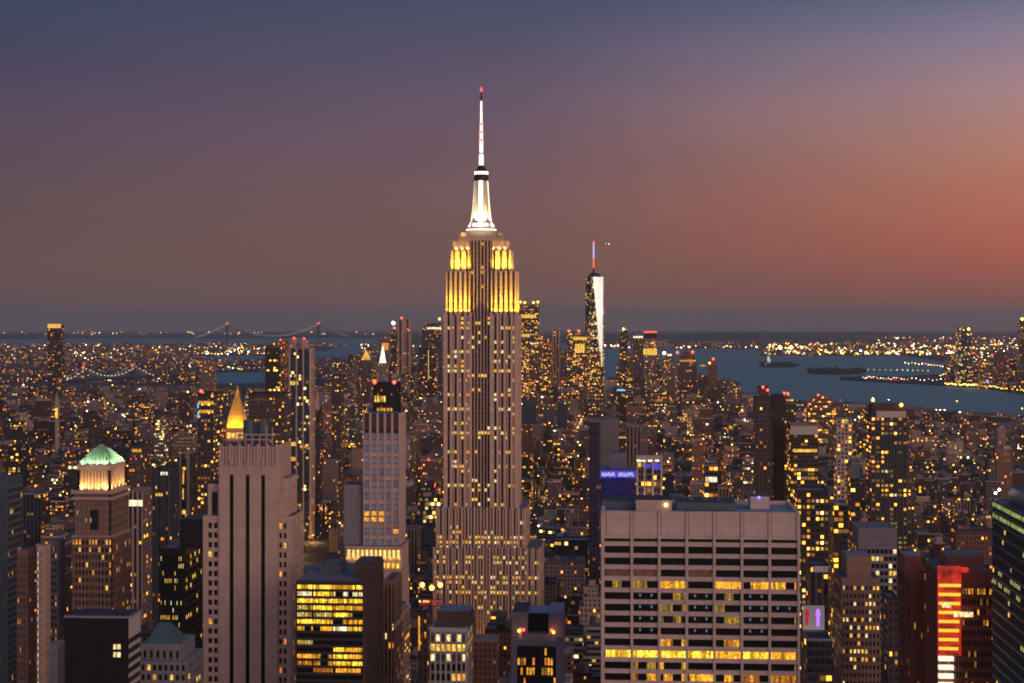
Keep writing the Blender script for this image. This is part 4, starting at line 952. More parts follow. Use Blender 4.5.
# white framed tower with blue crown light and the blue sign tower behind the grid tower
def build_frame_tower():
    D = 980.0; b = bz(0, D); X = lambda p, s=0: fx(p, D + s); Z = lambda y, s=0: fz(y, D + s, 648)
    t = Thing('office_tower', 'dark tower with white-lit frame and four pale columns at its top', 'office tower', X(650), D + 14, b)
    wl = MB(); wl.box(X(636), X(662), D + 1.2, D + 26, b, Z(462), 0, 1); t.part('wall', wl, ['busy_office', 'roof_felt'])
    fr = MB()
    for p in (636.5, 643.5, 652, 660.5): fr.box(X(p), X(p) + 1.1, D - .2, D + 1.2, b, Z(457), 0)
    fr.box(X(636), X(662.3), D - .6, D + 2, Z(459.5), Z(455.5), 0, bottom=True); fr.box(X(661.3), X(662.3), D + 1.2, D + 24, Z(462), Z(456), 0, bottom=True)
    t.part('white_frame', fr, ['white_concrete'])
    lb = MB()
    for p in (637, 642, 648, 655): lb.box(X(p), X(p + 4.2), D - .7, D - .59, Z(461.5), Z(459.7), 0, bottom=True)
    t.part('lit_sign_row', lb, ['crown_white'])
    bl = MB(); bl.box(X(645), X(651), D + .9, D + 1.19, Z(468), Z(464), 0); bl.box(X(653), X(660), D + .9, D + 1.19, Z(470), Z(463.5), 0); t.part('blue_screen', bl, ['sign_blue'])
    lw = MB()
    for i in range(6): lw.box(X(638 + i * 4), X(641 + i * 4), D - .3, D + 1.19, Z(499), Z(496.5), 0)
    t.part('lit_window_row', lw, ['crown_gold'])
    for p in (638, 646, 655): t.flood(X(p), D - 3, Z(505), X(p), D + 2, Z(470), 700, (1, .75, .8), 110)
    reg(X(636), X(662), D, D + 26, Z(456), 505, 'the white-framed tower')
    D2 = 1020.0; X = lambda p, s=0: fx(p, D2 + s); Z = lambda y, s=0: fz(y, D2 + s, 618)
    t = Thing('office_tower', 'dark blue tower carrying a glowing blue sign with white lettering', 'office tower', X(618), D2 + 14, b)
    wl = MB(); wl.box(X(600.5), X(635.5), D2, D2 + 26, b, Z(470), 0, 1); wl.box(X(610, 6), X(626, 6), D2 + 6, D2 + 22, Z(470), Z(453, 6), 2, 1)
    t.part('wall', wl, ['navy_glass', 'roof_felt', 'violet_grey'])
    sg = MB(); sg.box(X(600.3), X(636), D2 - 1.2, D2 - .2, Z(477.6), Z(470.6), 0, bottom=True); s = t.part('sign', sg, ['sign_blue'])
    # the lettering is too small to read in the photo: two words of small white strokes
    le = MB(); q = random.Random(3)
    for a, c in ((602, 614.5), (618.5, 634)):
        x = a
        while x < c:
            hgt = q.choice([0, 0, .8]); w_ = q.choice([.8, 1.1]); le.box(X(x), X(x + .35), D2 - 1.5, D2 - 1.21, Z(475.8), Z(472.4 - 0), 0, bottom=True)
            yy = q.choice([472.6, 474, 475.2]); le.box(X(x + .37), X(x + w_), D2 - 1.5, D2 - 1.21, Z(yy + .8), Z(yy), 0, bottom=True)
            x += w_ + .55
    t.part('lettering', le, ['neon_white'], s)
    lm_ = bpy.data.lights.new('sign_glow', 'AREA'); lm_.energy = 700; lm_.color = (.15, .12, 1); lm_.size = 20; lo = bpy.data.objects.new('sign_glow', lm_); COL.objects.link(lo); lo.parent = t.o
    lo.location = (0, -14 - 8, Z(482) - b); lo.rotation_euler = (R(90), 0, 0)
    reg(X(600), X(636), D2, D2 + 26, Z(453), 500, 'the blue sign tower')
facade('navy_glass', (.03, .03, .075), glass=(.02, .02, .05), gw=.8, gh=.6, litp=.12, wr=.4)
build_frame_tower()

# ================================================================== middle distance towers
T = tower
T('apartment_tower', 'dark narrow slab tower edged with small white roof lamps', 'apartment tower', 589, 600, 422, 1400, 30, 'navy_glass', 570, ex=[('beacon', 591, 421.5, .9, 'white_lamp'), ('beacon', 597, 421.5, .9, 'white_lamp')], phrase='the narrow navy slab')
T('blind_slab', 'blank blue-grey slab building without windows', 'building', 600.6, 619, 421, 1450, 30, 'violet_grey', 462, ex=[('bulk', 603, 612, 417, 'slate_metal')], phrase='the blank blue-grey slab')
T('apartment_tower', 'tan apartment block with a warm lit window, behind blue sign tower', 'apartment tower', 626, 641, 427, 1500, 30, 'ribbed_stone', 470)
T('glass_tower', 'tall slim glass tower with pale corner ribs', 'tower', 289, 315, 349, 1950, 26, 'slate_glass', 560, bay=3, ex=[('fins', 4, 1.6, 'limestone'), ('bulk', 292, 297, 338, 'limestone'), ('bulk', 304, 310, 340, 'limestone'), ('beacon', 295, 338, 1.3, 'red_lamp'), ('beacon', 307, 338.5, 1.3, 'red_lamp'), ('band', 290, 300, 381, 385, 'w_yellow'), ('band', 290, 298, 442, 446, 'w_yellow'), ('band', 302, 310, 445, 448, 'w_amber'), ('band', 291, 297, 457, 461, 'w_amber')], phrase='the slim glass tower')
T('apartment_tower', 'narrow dark brown tower topped by a pale pointed spire', 'apartment tower', 315.5, 323, 411, 2050, 22, 'dark_brick', 560, ex=[('pyr', 314.5, 321, 411, 386, 'limestone')])
T('office_tower', 'dark amber-windowed tower with two red lamps on its roof', 'office tower', 197.5, 223, 394, 1500, 34, 'amber_flats', 560, ex=[('beacon', 203, 391, 1.8, 'red_lamp'), ('beacon', 206, 393, 1.4, 'red_lamp'), ('beacon', 221, 394, 1.6, 'red_lamp'), ('band', 199, 223, 401, 404, 'w_amber'), ('band', 199, 223, 410, 413, 'w_amber'), ('slab', 197.5, 199.5, 403, 408, 'cyan_lamp'), ('slab', 197.5, 199.5, 412, 418, 'cyan_lamp')], phrase='the amber-rowed dark tower')
T('office_tower', 'black ribbed tower with yellow lit floors between two big red lamps', 'office tower', 373, 401, 384, 1500, 28, 'ribbed_dark', 414, ex=[('beacon', 375, 382.5, 2.3, 'red_lamp'), ('beacon', 398, 382.5, 2.3, 'red_lamp'), ('band', 374.5, 388, 396, 402, 'crown_gold'), ('band', 377, 396, 408, 411, 'w_amber'), ('fins', 8, .8, 'dark_metal')], phrase='the twin red lamp tower')
T('office_building', 'wide brown building with rust orange upper floors', 'office building', 248, 291, 394, 1750, 34, 'dark_brick', 470, ex=[('band', 250, 290, 399, 400.5, 'w_brownlit'), ('slab', 249, 290, 394, 397, 'brown_panel')], phrase='the rust-topped brown building')
T('office_tower', 'dark slab tower in front of the river inlet', 'office tower', 265, 284, 347, 2500, 30, 'charcoal_curtain', 395, tiers=[(268, 280, 343, 4)])
T('construction_tower', 'unfinished tower hung with red work lamps', 'tower', 280, 288, 341, 2700, 26, 'orange_top', 362, ex=[('beacon', 281, 340, 1.8, 'red_lamp'), ('beacon', 286, 343, 1.8, 'red_lamp'), ('beacon', 284, 350, 1.6, 'red_lamp'), ('beacon', 285, 358, 1.6, 'red_lamp'), ('mastrod', 284, 336, .5, 'dark_metal')])
T('apartment_tower', 'slim grey tower with vertical column of yellow windows', 'apartment tower', 180, 196, 454, 1250, 26, 'charcoal_curtain', 530, tiers=(), ex=[('slab', 180, 182, 454, 530, 'grey_slab'), ('slab', 191, 196, 454, 530, 'grey_slab'), ('band', 184, 190, 467, 470, 'w_yellow'), ('band', 184, 187, 471, 484, 'w_amber'), ('band', 184, 186.5, 488, 499, 'w_yellow'), ('band', 183, 190, 510, 514, 'w_yellow')], phrase='the slim grey tower')
T('office_tower', 'dark vertical-ribbed tower with amber windows behind pyramid tower', 'office tower', 152, 180, 470, 1200, 30, 'ribbed_dark', 540, ex=[('fins', 7, .7, 'slate_metal'), ('band', 166, 178, 472, 475, 'crown_white'), ('band', 156, 162, 486, 489, 'w_amber'), ('band', 158, 170, 493, 496, 'w_yellow')], phrase='the amber and slate ribbed tower')
T('loft_building', 'dark loft with lit yellow top row and two red lamps', 'loft building', 130, 152, 446, 1500, 30, 'dark_brick', 475, ex=[('band', 133, 149, 449, 452, 'w_amber'), ('beacon', 132, 459, 1.5, 'red_lamp'), ('beacon', 140.5, 459, 1.5, 'red_lamp'), ('band', 128, 138, 469, 471.5, 'w_orange')])
T('loft_building', 'stone loft with gold floodlit cornice beside green pyramid tower', 'loft building', 128, 152, 492, 1150, 24, 'ribbed_stone', 530, ex=[('band', 129.5, 152, 500, 506, 'crown_white')])
T('bell_tower', 'slim pale campanile glowing yellow at its foot', 'tower', 55, 59.5, 399, 2800, 9, 'cream_stone', 420, ex=[('band', 54.6, 60, 408, 418, 'crown_gold'), ('pyr', 55, 59.5, 399, 392, 'green_copper')], phrase='the pale campanile')
T('apartment_tower', 'tall dark riverside tower with gold lit crown', 'apartment tower', 47.5, 64.5, 325, 5000, 30, 'ribbed_dark', 388, ex=[('band', 47.5, 64.5, 324, 328, 'crown_gold')], phrase='the gold-crowned riverside tower')
T('housing_block', 'brownish twin-stepped block near the river', 'apartment block', 200, 216, 362, 4200, 30, 'ribbed_stone', 388, tiers=[(203, 213, 358, 4)])
T('apartment_tower', 'dark brick tower with red roof lamps and scattered amber windows', 'apartment tower', 753, 771, 398, 1500, 26, 'dark_brick', 520, tiers=[(757, 768, 388, 4)], ex=[('beacon', 762, 387, 1.4, 'red_lamp'), ('beacon', 767, 390, 1.4, 'red_lamp')], phrase='the red-lamped brick tower')
T('apartment_tower', 'broad dark apartment tower with orange windows, beside red-lamped tower', 'apartment tower', 771, 785, 396, 1540, 26, 'dark_brick', 520)
T('office_tower', 'office tower with blank white top panel over busy lit floors', 'office tower', 787.5, 818, 425.5, 1500, 28, 'busy_office', 500, ex=[('slab', 787.5, 818, 426, 434.5, 'white_concrete'), ('band', 790, 817, 449, 452, 'crown_gold'), ('beacon', 805, 441, 1.9, 'amber_lamp')], phrase='the white-panelled tower')
T('apartment_tower', 'slender white gridded tower with amber windows', 'apartment tower', 834, 852, 420, 1600, 22, 'pale_grid', 498, ex=[('fins', 5, .9, 'white_concrete'), ('band', 840, 848, 419.5, 423, 'crown_gold')], phrase='the slender white gridded tower')
T('office_tower', 'dark tower with pale blue cap and two white lamps', 'office tower', 847, 860, 478, 1300, 22, 'charcoal_curtain', 520, tiers=[(847.5, 859.5, 464, 1)], ex=[('slab', 847, 860, 464, 477.5, 'slate_metal'), ('beacon', 850.5, 475, 1.0, 'white_lamp'), ('beacon', 855.5, 475, 1.0, 'white_lamp'), ('bulk', 849, 858, 460, 'slate_metal')])
T('apartment_tower', 'wide residential tower dotted with amber windows under a slanted brown cap', 'apartment tower', 866, 907, 412, 1350, 30, 'amber_flats', 530, bay=3.6, ex=[('slab', 872, 906, 411, 417.5, 'white_concrete'), ('fins', 12, .6, 'slate_metal', 418), ('beacon', 868, 400, 1.6, 'amber_lamp'), ('beacon', 900.5, 405, 1.8, 'amber_lamp'), ('bulk', 867, 906, 404, 'brown_panel')], phrase='the slant-capped residential tower')
T('office_building', 'stepped rounded building with terraces of lights near the water', 'office building', 803, 846, 408, 2700, 50, 'busy_office', 425, tiers=[(806, 843, 403, 6), (810, 836, 399, 12), (814, 828, 396, 18)], ex=[('beacon', 816, 395, 2, 'red_lamp')], phrase='the rounded terrace building')
T('apartment_building', 'stepped apartment building with lit setback roofs', 'apartment building', 775, 796, 404, 2300, 30, 'busy_office', 425, tiers=[(777, 793, 399, 4), (780, 789, 394, 8)], ex=[('beacon', 783, 393, 2, 'red_lamp'), ('beacon', 787, 393.5, 2, 'red_lamp')])
T('apartment_tower', 'dark blue apartment tower sprinkled with amber windows behind grid tower', 'apartment tower', 793, 829, 492, 1050, 26, 'amber_flats', 600, bay=3, phrase='the sprinkled dark blue tower')
T('apartment_tower', 'very dark tower with few lights standing in front of the slant-capped tower', 'apartment tower', 829, 848, 505, 1080, 26, 'charcoal_curtain', 545)
T('loft_building', 'dark flat-roofed loft, its white roof edge showing', 'loft building', 806, 829, 566, 900, 20, 'ribbed_dark', 600, ex=[('slab', 809, 828, 566, 572, 'white_concrete')])
T('office_building', 'low dark building in front of the coloured billboard', 'building', 802, 832, 641, 760, 22, 'charcoal_curtain', 683)
T('brick_building', 'dark brick block in shade below the blank-topped grey block', 'brick building', 881, 899, 600, 760, 30, 'dark_brick', 683)
T('office_building', 'low building with gold-lit front and dark roof near grid tower', 'office building', 707, 717, 462, 1250, 24, 'lit_glass', 480)
T('loft_building', 'tan loft with bright yellow display floor behind the grid tower', 'loft building', 703, 718, 466, 1180, 24, 'busy_office', 500, ex=[('band', 704, 717, 477, 482, 'crown_white')])

# the roof sign with three lamps near the tallest tower
def build_sign_building():
    D = 900.0; b = bz(0, D); X = lambda p: fx(p, D); Z = lambda y: fz(y, D, 428)
    t, _ = T('hotel_building', 'dark hotel block with edge windows lit amber under a red roof sign', 'hotel', 418, 432, 612, D, 20, 'dark_brick', 683, ex=[('band', 418.3, 421, 616, 650, 'w_amber'), ('band', 427, 430, 620, 623, 'w_orange'), ('band', 427, 430, 632, 635, 'w_amber')], phrase='the red roof sign')
    s = Thing('roof_sign', 'red lettered roof sign under three bright amber lamps', 'sign', X(430), D - 1, Z(612))
    fr = MB()
    for p in (422, 430, 438): fr.bar((X(p), D - 1, Z(612)), (X(p), D - 1, Z(590)), .22)
    for y in (599, 606): fr.bar((X(420), D - 1, Z(y)), (X(441), D - 1, Z(y)), .18)
    s.part('frame', fr, ['dark_metal'])
    le = MB(); q = random.Random(8); x = 420.5
    while x < 440:
        le.box(X(x), X(x + .6), D - 1.6, D - 1.2, Z(605.5), Z(599.5), 0, bottom=True); yy = q.choice([600, 602, 604]); le.box(X(x + .6), X(x + 1.6), D - 1.6, D - 1.2, Z(yy + 1), Z(yy), 0, bottom=True); x += 2.4
    s.part('lettering', le, ['neon_red'])
    for p, y in ((422.5, 584.5), (432, 587.5), (440.5, 584.5)): s.beacon(X(p), D - 1, Z(y), 1.25, 'amber_lamp', 'lamp')
build_sign_building()

def build_billboard():
    D = 820.0; X = lambda p: fx(p, D); Z = lambda y: fz(y, D, 815)
    s = Thing('billboard', 'pale glowing billboard with one red and one violet upright figure', 'billboard', X(814), D, Z(641))
    f = MB(); f.box(X(803), X(824.5), D, D + 1.2, Z(632), Z(606), 0); s.part('panel', f, ['board_grey'])
    f = MB()
    for p in (805, 813, 822): f.cyl(X(p), D + .6, .25, .25, Z(645), Z(632), 6)
    s.part('leg', f, ['dark_metal'])
    for nm, px, mt in (('red_graphic', 807, 'neon_red'), ('violet_graphic', 818, 'violet_lamp')):
        f = MB(); f.box(X(px - 1.6), X(px + 1.6), D - .2, D - .02, Z(626), Z(609), 0, bottom=True); f.box(X(px - 2.4), X(px + 2.4), D - .3, D - .21, Z(616), Z(612), 0, bottom=True); s.part(nm, f, [mt])
    for p in (807, 818.5): s.beacon(X(p), D - 1.5, Z(634.5), 1.3, 'white_lamp', 'lamp')
emit('board_grey', (.75, .55, .6), .22)
build_billboard()

# gold pyramid
def build_gold_pyramid():
    D = 2000.0; b = bz(0, D); X = lambda p: fx(p, D); Z = lambda y: fz(y, D, 234)
    t = Thing('stone_tower', 'tower with a brilliantly gold floodlit pyramid roof', 'tower', X(234), D + 14, b)
    wl = MB(); wl.box(X(219), X(250), D, D + 36, b, Z(462), 0, 2); wl.box(X(223), X(245.5), D + 3, D + 30, Z(462), Z(441), 0, 2); wl.box(X(225), X(243.5), D + 5, D + 27, Z(441), Z(431), 1, 2)
    t.part('wall', wl, ['ribbed_stone', 'limestone', 'roof_felt'])
    mx, my, h = X(234.2), D + 16, (X(243.5) - X(225)) / 2
    rf = MB(); rf.box(mx - h, mx + h, my - h, my + h, Z(431), Z(416), 0, 0, t=(mx - h * .76, mx + h * .76, my - h * .76, my + h * .76)); rf.box(mx - h * .76, mx + h * .76, my - h * .76, my + h * .76, Z(416), Z(396), 0, 0, t=(mx - h * .2, mx + h * .2, my - h * .2, my + h * .2))
    rf.cyl(mx, my, h * .22, h * .2, Z(396), Z(391), 8); rf.cyl(mx, my, h * .14, .1, Z(391), Z(385.5), 8); t.part('gold_roof', rf, ['gold_leaf'])
    lw = MB()
    for i in range(4): a = X(226.2 + i * 4.5); lw.box(a, a + 4, D + 4.7, D + 5.1, Z(438.5), Z(433), 0, bottom=True)
    t.part('lit_arch', lw, ['crown_gold'])
    for i in range(4):
        xx = mx - h + 2 * h * (i + .5) / 4; t.flood(xx, my - h - 5, Z(432), mx + (xx - mx) * .4, my - 1, Z(402), 42000, (1, .6, .1), 60)
    for i in range(2): yy = my - h + 2 * h * (i + .5) / 2; t.flood(mx + h + 5, yy, Z(432), mx, yy, Z(402), 42000, (1, .6, .1), 60)
    t.beacon(X(222), D - 1, Z(436), 1.8, 'red_lamp')
    reg(X(219), X(250), D, D + 36, Z(390), 442, 'the gold pyramid')
build_gold_pyramid()

# ------------------------------------------------------------------ downtown
def build_wtc():
    D = 5700.0; xc = fx(594.6, D); b = bz(xc, D); Z = lambda y: fz(y, D, 594)
    t = Thing('skyscraper', 'tapering glass skyscraper with one blazing white facet and tall antenna', 'skyscraper', xc, D, b)
    zb, zt = b + 55, Z(277); ph = R(37); rc, rt = 43.0, 30.5
    def P(a, r): return (xc + r * math.sin(a), D - r * math.cos(a))
    B = [P(ph + k * math.pi / 2, rc) for k in range(4)]; Tt = [P(ph + math.pi / 4 + k * math.pi / 2, rt) for k in range(4)]
    wl, wf = MB(), MB()
    for k in range(4):
        wl.face([(*B[k], b), (*B[(k + 1) % 4], b), (*B[(k + 1) % 4], zb), (*B[k], zb)], 0, [(3, 0), (20, 0), (20, 14), (3, 14)])
        wl.face([(*B[k], zb), (*B[(k + 1) % 4], zb), (*Tt[k], zt)], 0, [(30 * k, 0), (30 * k + 20, 0), (30 * k + 10, 90)])
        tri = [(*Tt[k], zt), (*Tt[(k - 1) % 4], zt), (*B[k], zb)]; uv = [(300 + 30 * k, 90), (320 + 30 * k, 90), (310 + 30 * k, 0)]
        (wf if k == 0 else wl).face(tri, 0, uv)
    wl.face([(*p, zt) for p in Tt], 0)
    t.part('wall', wl, ['wtc_glass']); t.part('painted_reflection_facet', wf, ['facet_painted_sunset'])  # this facet emits to stand in for the reflected sunset
    pr = MB(); pr.box(xc - 20, xc + 20, D - 20, D + 20, zt, Z(274.5), 0, 0); pr.cyl(xc - 1, D, 14, 14, Z(274.5), Z(273), 12); t.part('crown', pr, ['dark_metal'])
    an = MB(); xa = fx(593.6, D)
    for ya, yb, r, m_ in ((273, 268, 3.4, 0), (268, 258, 3.0, 1), (258, 243, 2.4, 2), (243, 241, 3.2, 1)): an.cyl(xa, D, r, r * .85, Z(ya), Z(yb), 8, m_)
    t.part('antenna', an, ['dark_metal', 'antenna_red', 'antenna_blue'])
    reg(xc - 34, xc + 34, D - 35, D + 35, zt, 365); LAND.append((594, 320, 'the white-faceted skyscraper'))
facade('wtc_glass', (.03, .03, .035), glass=(.02, .02, .03), gw=.9, gh=.8, litp=.22, es=1.2, seg=60, wr=.3, pal=COOL)
build_wtc()
far = [
 ('office_tower', 'tower with amber spiked crown and lit bands right beside the tallest tower', 519, 539.5, 305, 6000, 45, 'lit_glass', 345, (), [('beacon', 520.5, 302, 5, 'amber_lamp'), ('beacon', 525, 302.5, 5, 'amber_lamp'), ('beacon', 534, 302.5, 5, 'amber_lamp'), ('beacon', 538.5, 302, 5, 'amber_lamp'), ('band', 520, 537, 314.5, 318, 'crown_gold'), ('band', 520, 538, 334, 337, 'crown_gold')]),
 ('office_tower', 'broad lit glass block under the amber-crowned tower', 518, 529, 348, 5300, 40, 'lit_glass', 385, (), []),
 ('office_tower', 'pale ribbed glass block with white windows, downtown', 530, 543, 335, 5400, 40, 'busy_office', 385, (), []),
 ('office_tower', 'small yellow-lit block between two darker downtown towers', 544, 551, 339, 5500, 40, 'lit_glass', 385, (), []),
 ('apartment_tower', 'slim dark tower with a paler edge against the bay', 552.5, 560, 328, 5600, 28, 'charcoal_curtain', 380, (), [('fins', 3, 4, 'limestone')]),
 ('office_tower', 'broad tower glowing yellow-gold on its upper floors', 567, 590, 333.5, 5500, 50, 'lit_glass', 385, (), [('band', 573, 587, 337, 340, 'crown_gold'), ('band', 575, 585, 344, 352, 'crown_gold'), ('beacon', 569, 331, 5, 'red_lamp'), ('beacon', 579, 331, 5, 'red_lamp')]),
 ('office_tower', 'lower lit block in front of the white-faceted skyscraper', 591, 601, 352, 5200, 40, 'busy_office', 390, (), []),
 ('apartment_tower', 'dark slender tower with one lamp on top, east of the bay gap', 620, 627.5, 329, 5600, 28, 'charcoal_curtain', 385, (), [('beacon', 623.5, 329, 5, 'yellow_lamp')]),
 ('office_tower', 'dim grey tower with white lit top row', 632.5, 644, 336, 5400, 40, 'ribbed_stone', 385, (), [('band', 633, 643, 336, 338, 'crown_white')]),
 ('office_tower', 'pink stone tower with a solid yellow lit storey block', 645, 657, 338, 5200, 40, 'pale_grid', 380, (), [('band', 643, 657, 348.5, 355, 'crown_gold'), ('slab', 643.5, 657, 331, 333, 'antenna_red'), ('bulk', 644, 657, 332, 'dark_metal')]),
 ('office_tower', 'grey tower with two white lamps, beside the pink stone tower', 662, 674, 354, 5100, 40, 'ribbed_stone', 388, (), [('beacon', 664, 353, 6, 'white_lamp'), ('band', 667, 672, 354, 356, 'crown_white')]),
 ('office_tower', 'massive pinkish stepped tower with lit cornice near the bay', 677, 697, 361, 4900, 50, 'ribbed_stone', 392, ((679, 695, 356, 5), (682, 692, 352, 10)), [('band', 679, 696, 360, 361.5, 'w_amber'), ('beacon', 692.5, 352, 5, 'red_lamp'), ('beacon', 677, 352.5, 5, 'red_lamp')]),
 ('office_tower', 'slim brick tower with reddish lit top standing against the water', 707.5, 717, 365, 4700, 34, 'red_brick', 396, ((709, 715, 360, 4),), [('beacon', 713, 359, 4, 'red_lamp'), ('beacon', 709, 363, 3.5, 'amber_lamp')]),
 ('apartment_tower', 'left one of two reddish ribbed towers', 398, 404, 319, 6000, 32, 'red_brick', 372, (), [('beacon', 402.5, 318, 5, 'red_lamp'), ('fins', 2, 4, 'limestone')]),
 ('apartment_tower', 'right one of two reddish ribbed towers', 405, 411, 319, 6050, 32, 'red_brick', 372, (), [('fins', 2, 4, 'limestone'), ('beacon', 409.5, 330, 4, 'red_lamp')]),
 ('office_tower', 'dark tower with dazzling white roof lamp, near twin reddish towers', 391, 398, 330, 5800, 32, 'charcoal_curtain', 372, (), [('beacon', 394, 323, 8, 'white_lamp'), ('beacon', 395, 328, 5, 'red_lamp')]),
 ('office_tower', 'grey tower with glowing orange-gold pointed cap', 362, 372, 360, 5000, 34, 'ribbed_stone', 400, (), [('pyr', 361, 371, 360, 350, 'cap_gold')]),
 ('office_tower', 'grey tower with slender white floodlit spire', 378, 389, 363, 5200, 34, 'grey_stone', 395, (), [('pyr', 379.5, 386.5, 363, 346, 'cap_white')]),
 ('office_tower', 'brownish block with orange lit front behind the white spire', 379, 390.5, 334, 6200, 40, 'ribbed_stone', 360, (), [('band', 382, 390, 343, 350, 'w_amber')]),
 ('office_tower', 'broad dark tower with white lit roof rim beside tallest tower', 422, 443, 327, 5600, 50, 'ribbed_dark', 350, ((426, 443, 323, 4),), [('band', 427, 443, 327.2, 329.2, 'crown_white'), ('beacon', 441, 319, 5, 'amber_lamp')]),
 ('office_tower', 'dark slab split by one thin vertical line of light', 419, 438, 347, 4800, 40, 'charcoal_curtain', 395, (), [('slab', 429, 429.7, 350, 380, 'w_yellow')]),
 ('office_tower', 'nearly black cube-topped tower standing before the bay', 332, 344, 376, 2300, 24, 'dark_brick', 400, (), []),
 ('glass_tower', 'tall bluish skyscraper across the river with faint horizontal bands', 955, 971.5, 327.5, 6500, 60, 'slate_glass', 385, (), [('beacon', 968, 329, 7, 'amber_lamp')]),
 ('apartment_tower', 'tall dark tower with amber lamp across the river, cut by frame edge', 1018, 1032, 320, 6300, 40, 'charcoal_curtain', 390, (), [('beacon', 1020, 319, 7, 'amber_lamp')]),
 ('office_tower', 'low wide riverside block with cyan and red lights across the river', 978, 992, 362, 6300, 50, 'busy_office', 388, (), [('beacon', 986, 381, 6, 'blue_lamp')]),
 ('apartment_tower', 'brown riverside tower across the river, beside the low wide block', 995, 1006, 352, 6350, 40, 'red_brick', 390, (), []),
 ('apartment_tower', 'dim riverside tower across the river near the frame edge', 1008, 1016, 358, 6400, 40, 'charcoal_curtain', 390, (), []),
]
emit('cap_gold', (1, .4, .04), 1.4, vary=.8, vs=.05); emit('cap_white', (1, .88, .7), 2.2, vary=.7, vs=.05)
for nm, lb, a, c, y, D, dep, mt, pv, ti, ex in far: T(nm, lb, nm.split('_')[-1] if nm != 'apartment_tower' else 'apartment tower', a, c, y, D, dep, mt, pv, tiers=ti, ex=ex)
t_, _ = T('round_arena', 'low round building with sky-blue glowing roof among downtown blocks', 'building', 616, 626, 391, 3500, 18, 'charcoal_curtain', 394)
mb = MB(); mb.cyl(fx(621, 3509), 3509, 9.5, 9.5, fz(391, 3500) + .5, fz(391, 3500) + 2.5, 20); mb.cyl(fx(621, 3509), 3509, 9.5, 6, fz(391, 3500) + 2.5, fz(391, 3500) + 4, 20); t_.part('glowing_roof', mb, ['cyan_lamp'])

# ================================================================== the rest of the city: lots on the street grid
PAL = {'tan_brick': 'tan brick', 'red_brick': 'red brick', 'grey_stone': 'grey stone', 'charcoal_curtain': 'charcoal glass', 'slate_glass': 'slate blue glass', 'cream_stone': 'cream stone', 'dark_brick': 'dark brick', 'ribbed_stone': 'ribbed stone', 'ribbed_dark': 'dark ribbed', 'banded_office': 'grey banded', 'busy_office': 'busily lit', 'amber_flats': 'amber-windowed'}
MW = [('tan_brick', 16), ('red_brick', 12), ('grey_stone', 14), ('charcoal_curtain', 12), ('slate_glass', 7), ('cream_stone', 7), ('dark_brick', 18), ('ribbed_stone', 9), ('ribbed_dark', 9), ('banded_office', 5), ('busy_office', 6), ('amber_flats', 6)]
MATS = [m for m, _ in MW]
lots = []
for iy in range(10, 86):
    for ix in range(-16, 22):
        bx0, by0 = ix * 250 - 118, iy * 80
        far_ = by0 > 2600
        for row in (0, 1):
            y0 = by0 + row * 31 + 2; x = bx0 + 14
            while x < bx0 + 236:
                wdt = rnd.uniform(12, 34) if not far_ else rnd.uniform(14, 44)
                if x + wdt > bx0 + 236: wdt = bx0 + 236 - x
                if wdt < 8: break
                D = y0; x1 = x + wdt; dep = rnd.uniform(22, 30)
                pxa, _ = proj(x, D, 0); pxb, _ = proj(x1, D, 0)
                u = rnd.random(); r = rnd.random()
                if -30 < pxb and pxa < 1054 and D < math.hypot(*ground((pxa + pxb) / 2, shore_py((pxa + pxb) / 2))) * .985 and D > 820:
                    pm = (pxa + pxb) / 2
                    down = D > 4300 and 350 < pm < 735
                    if D < 1900: h = 34 * math.exp(rnd.gauss(0, .5)); h = min(h, 112); h = max(h, 14)
                    elif D < 3000: h = 30 * math.exp(rnd.gauss(0, .48)); h = min(h, 105)
                    elif not down: h = 20 * math.exp(rnd.gauss(0, .5)); h = min(h, 75 if pm < 740 else 45)
                    else: h = (82 if D > 4550 and 505 < pm < 735 else 50) * math.exp(rnd.gauss(0, .45)); h = min(h, 190)
                    if 2200 < D < 4300 and r < .03: h = rnd.uniform(50, 105) if pm < 730 else rnd.uniform(35, 60)
                    lots.append([x, x1 - rnd.choice([0, .3, 1.5]), y0, y0 + dep, h])
                x = x1
rnd.shuffle(lots)
keep = []
for L in lots:
    x0, x1, y0, y1, h = L
    if any(x0 < q[1] + 1 and x1 > q[0] - 1 and y0 < q[3] + 1 and y1 > q[2] - 1 for q in HERO): continue
    pa, pb = proj(x0, y1, h)[0], proj(x1, y0, h)[0]; pa2, pb2 = proj(x0, y0, h)[0], proj(x1, y1, h)[0]
    pa, pb = min(pa, pa2), max(pb, pb2)
    g0 = gz(x0, y0)
    for q in HERO:
        if q[2] > y0 and pa < q[6] and pb > q[5]:
            lim = fz(q[7], y1, (pa + pb) / 2)           # roof must stay under the protected row
            if g0 + h + 5 > lim: h = lim - g0 - 5
    # general skyline ceiling so the far water and horizon stay in view
    pm = (pa + pb) / 2
    ceil_ = 384 if pm < 330 else (352 if pm < 740 else shore_py(pm) - 3)
    if 505 < pm < 604: ceil_ = 343
    if 655 < pm < 740: ceil_ = 362 + (pm - 655) * .22
    if 603 < pm < 620: ceil_ = 378
    if 195 < pm < 268: ceil_ = 386
    hz = fz(ceil_, y1, pm)
    if g0 + h + 5 > hz: h = hz - g0 - 5 - rnd.uniform(0, 6)
    if h < 7: continue
    L[4] = h; keep.append(L)
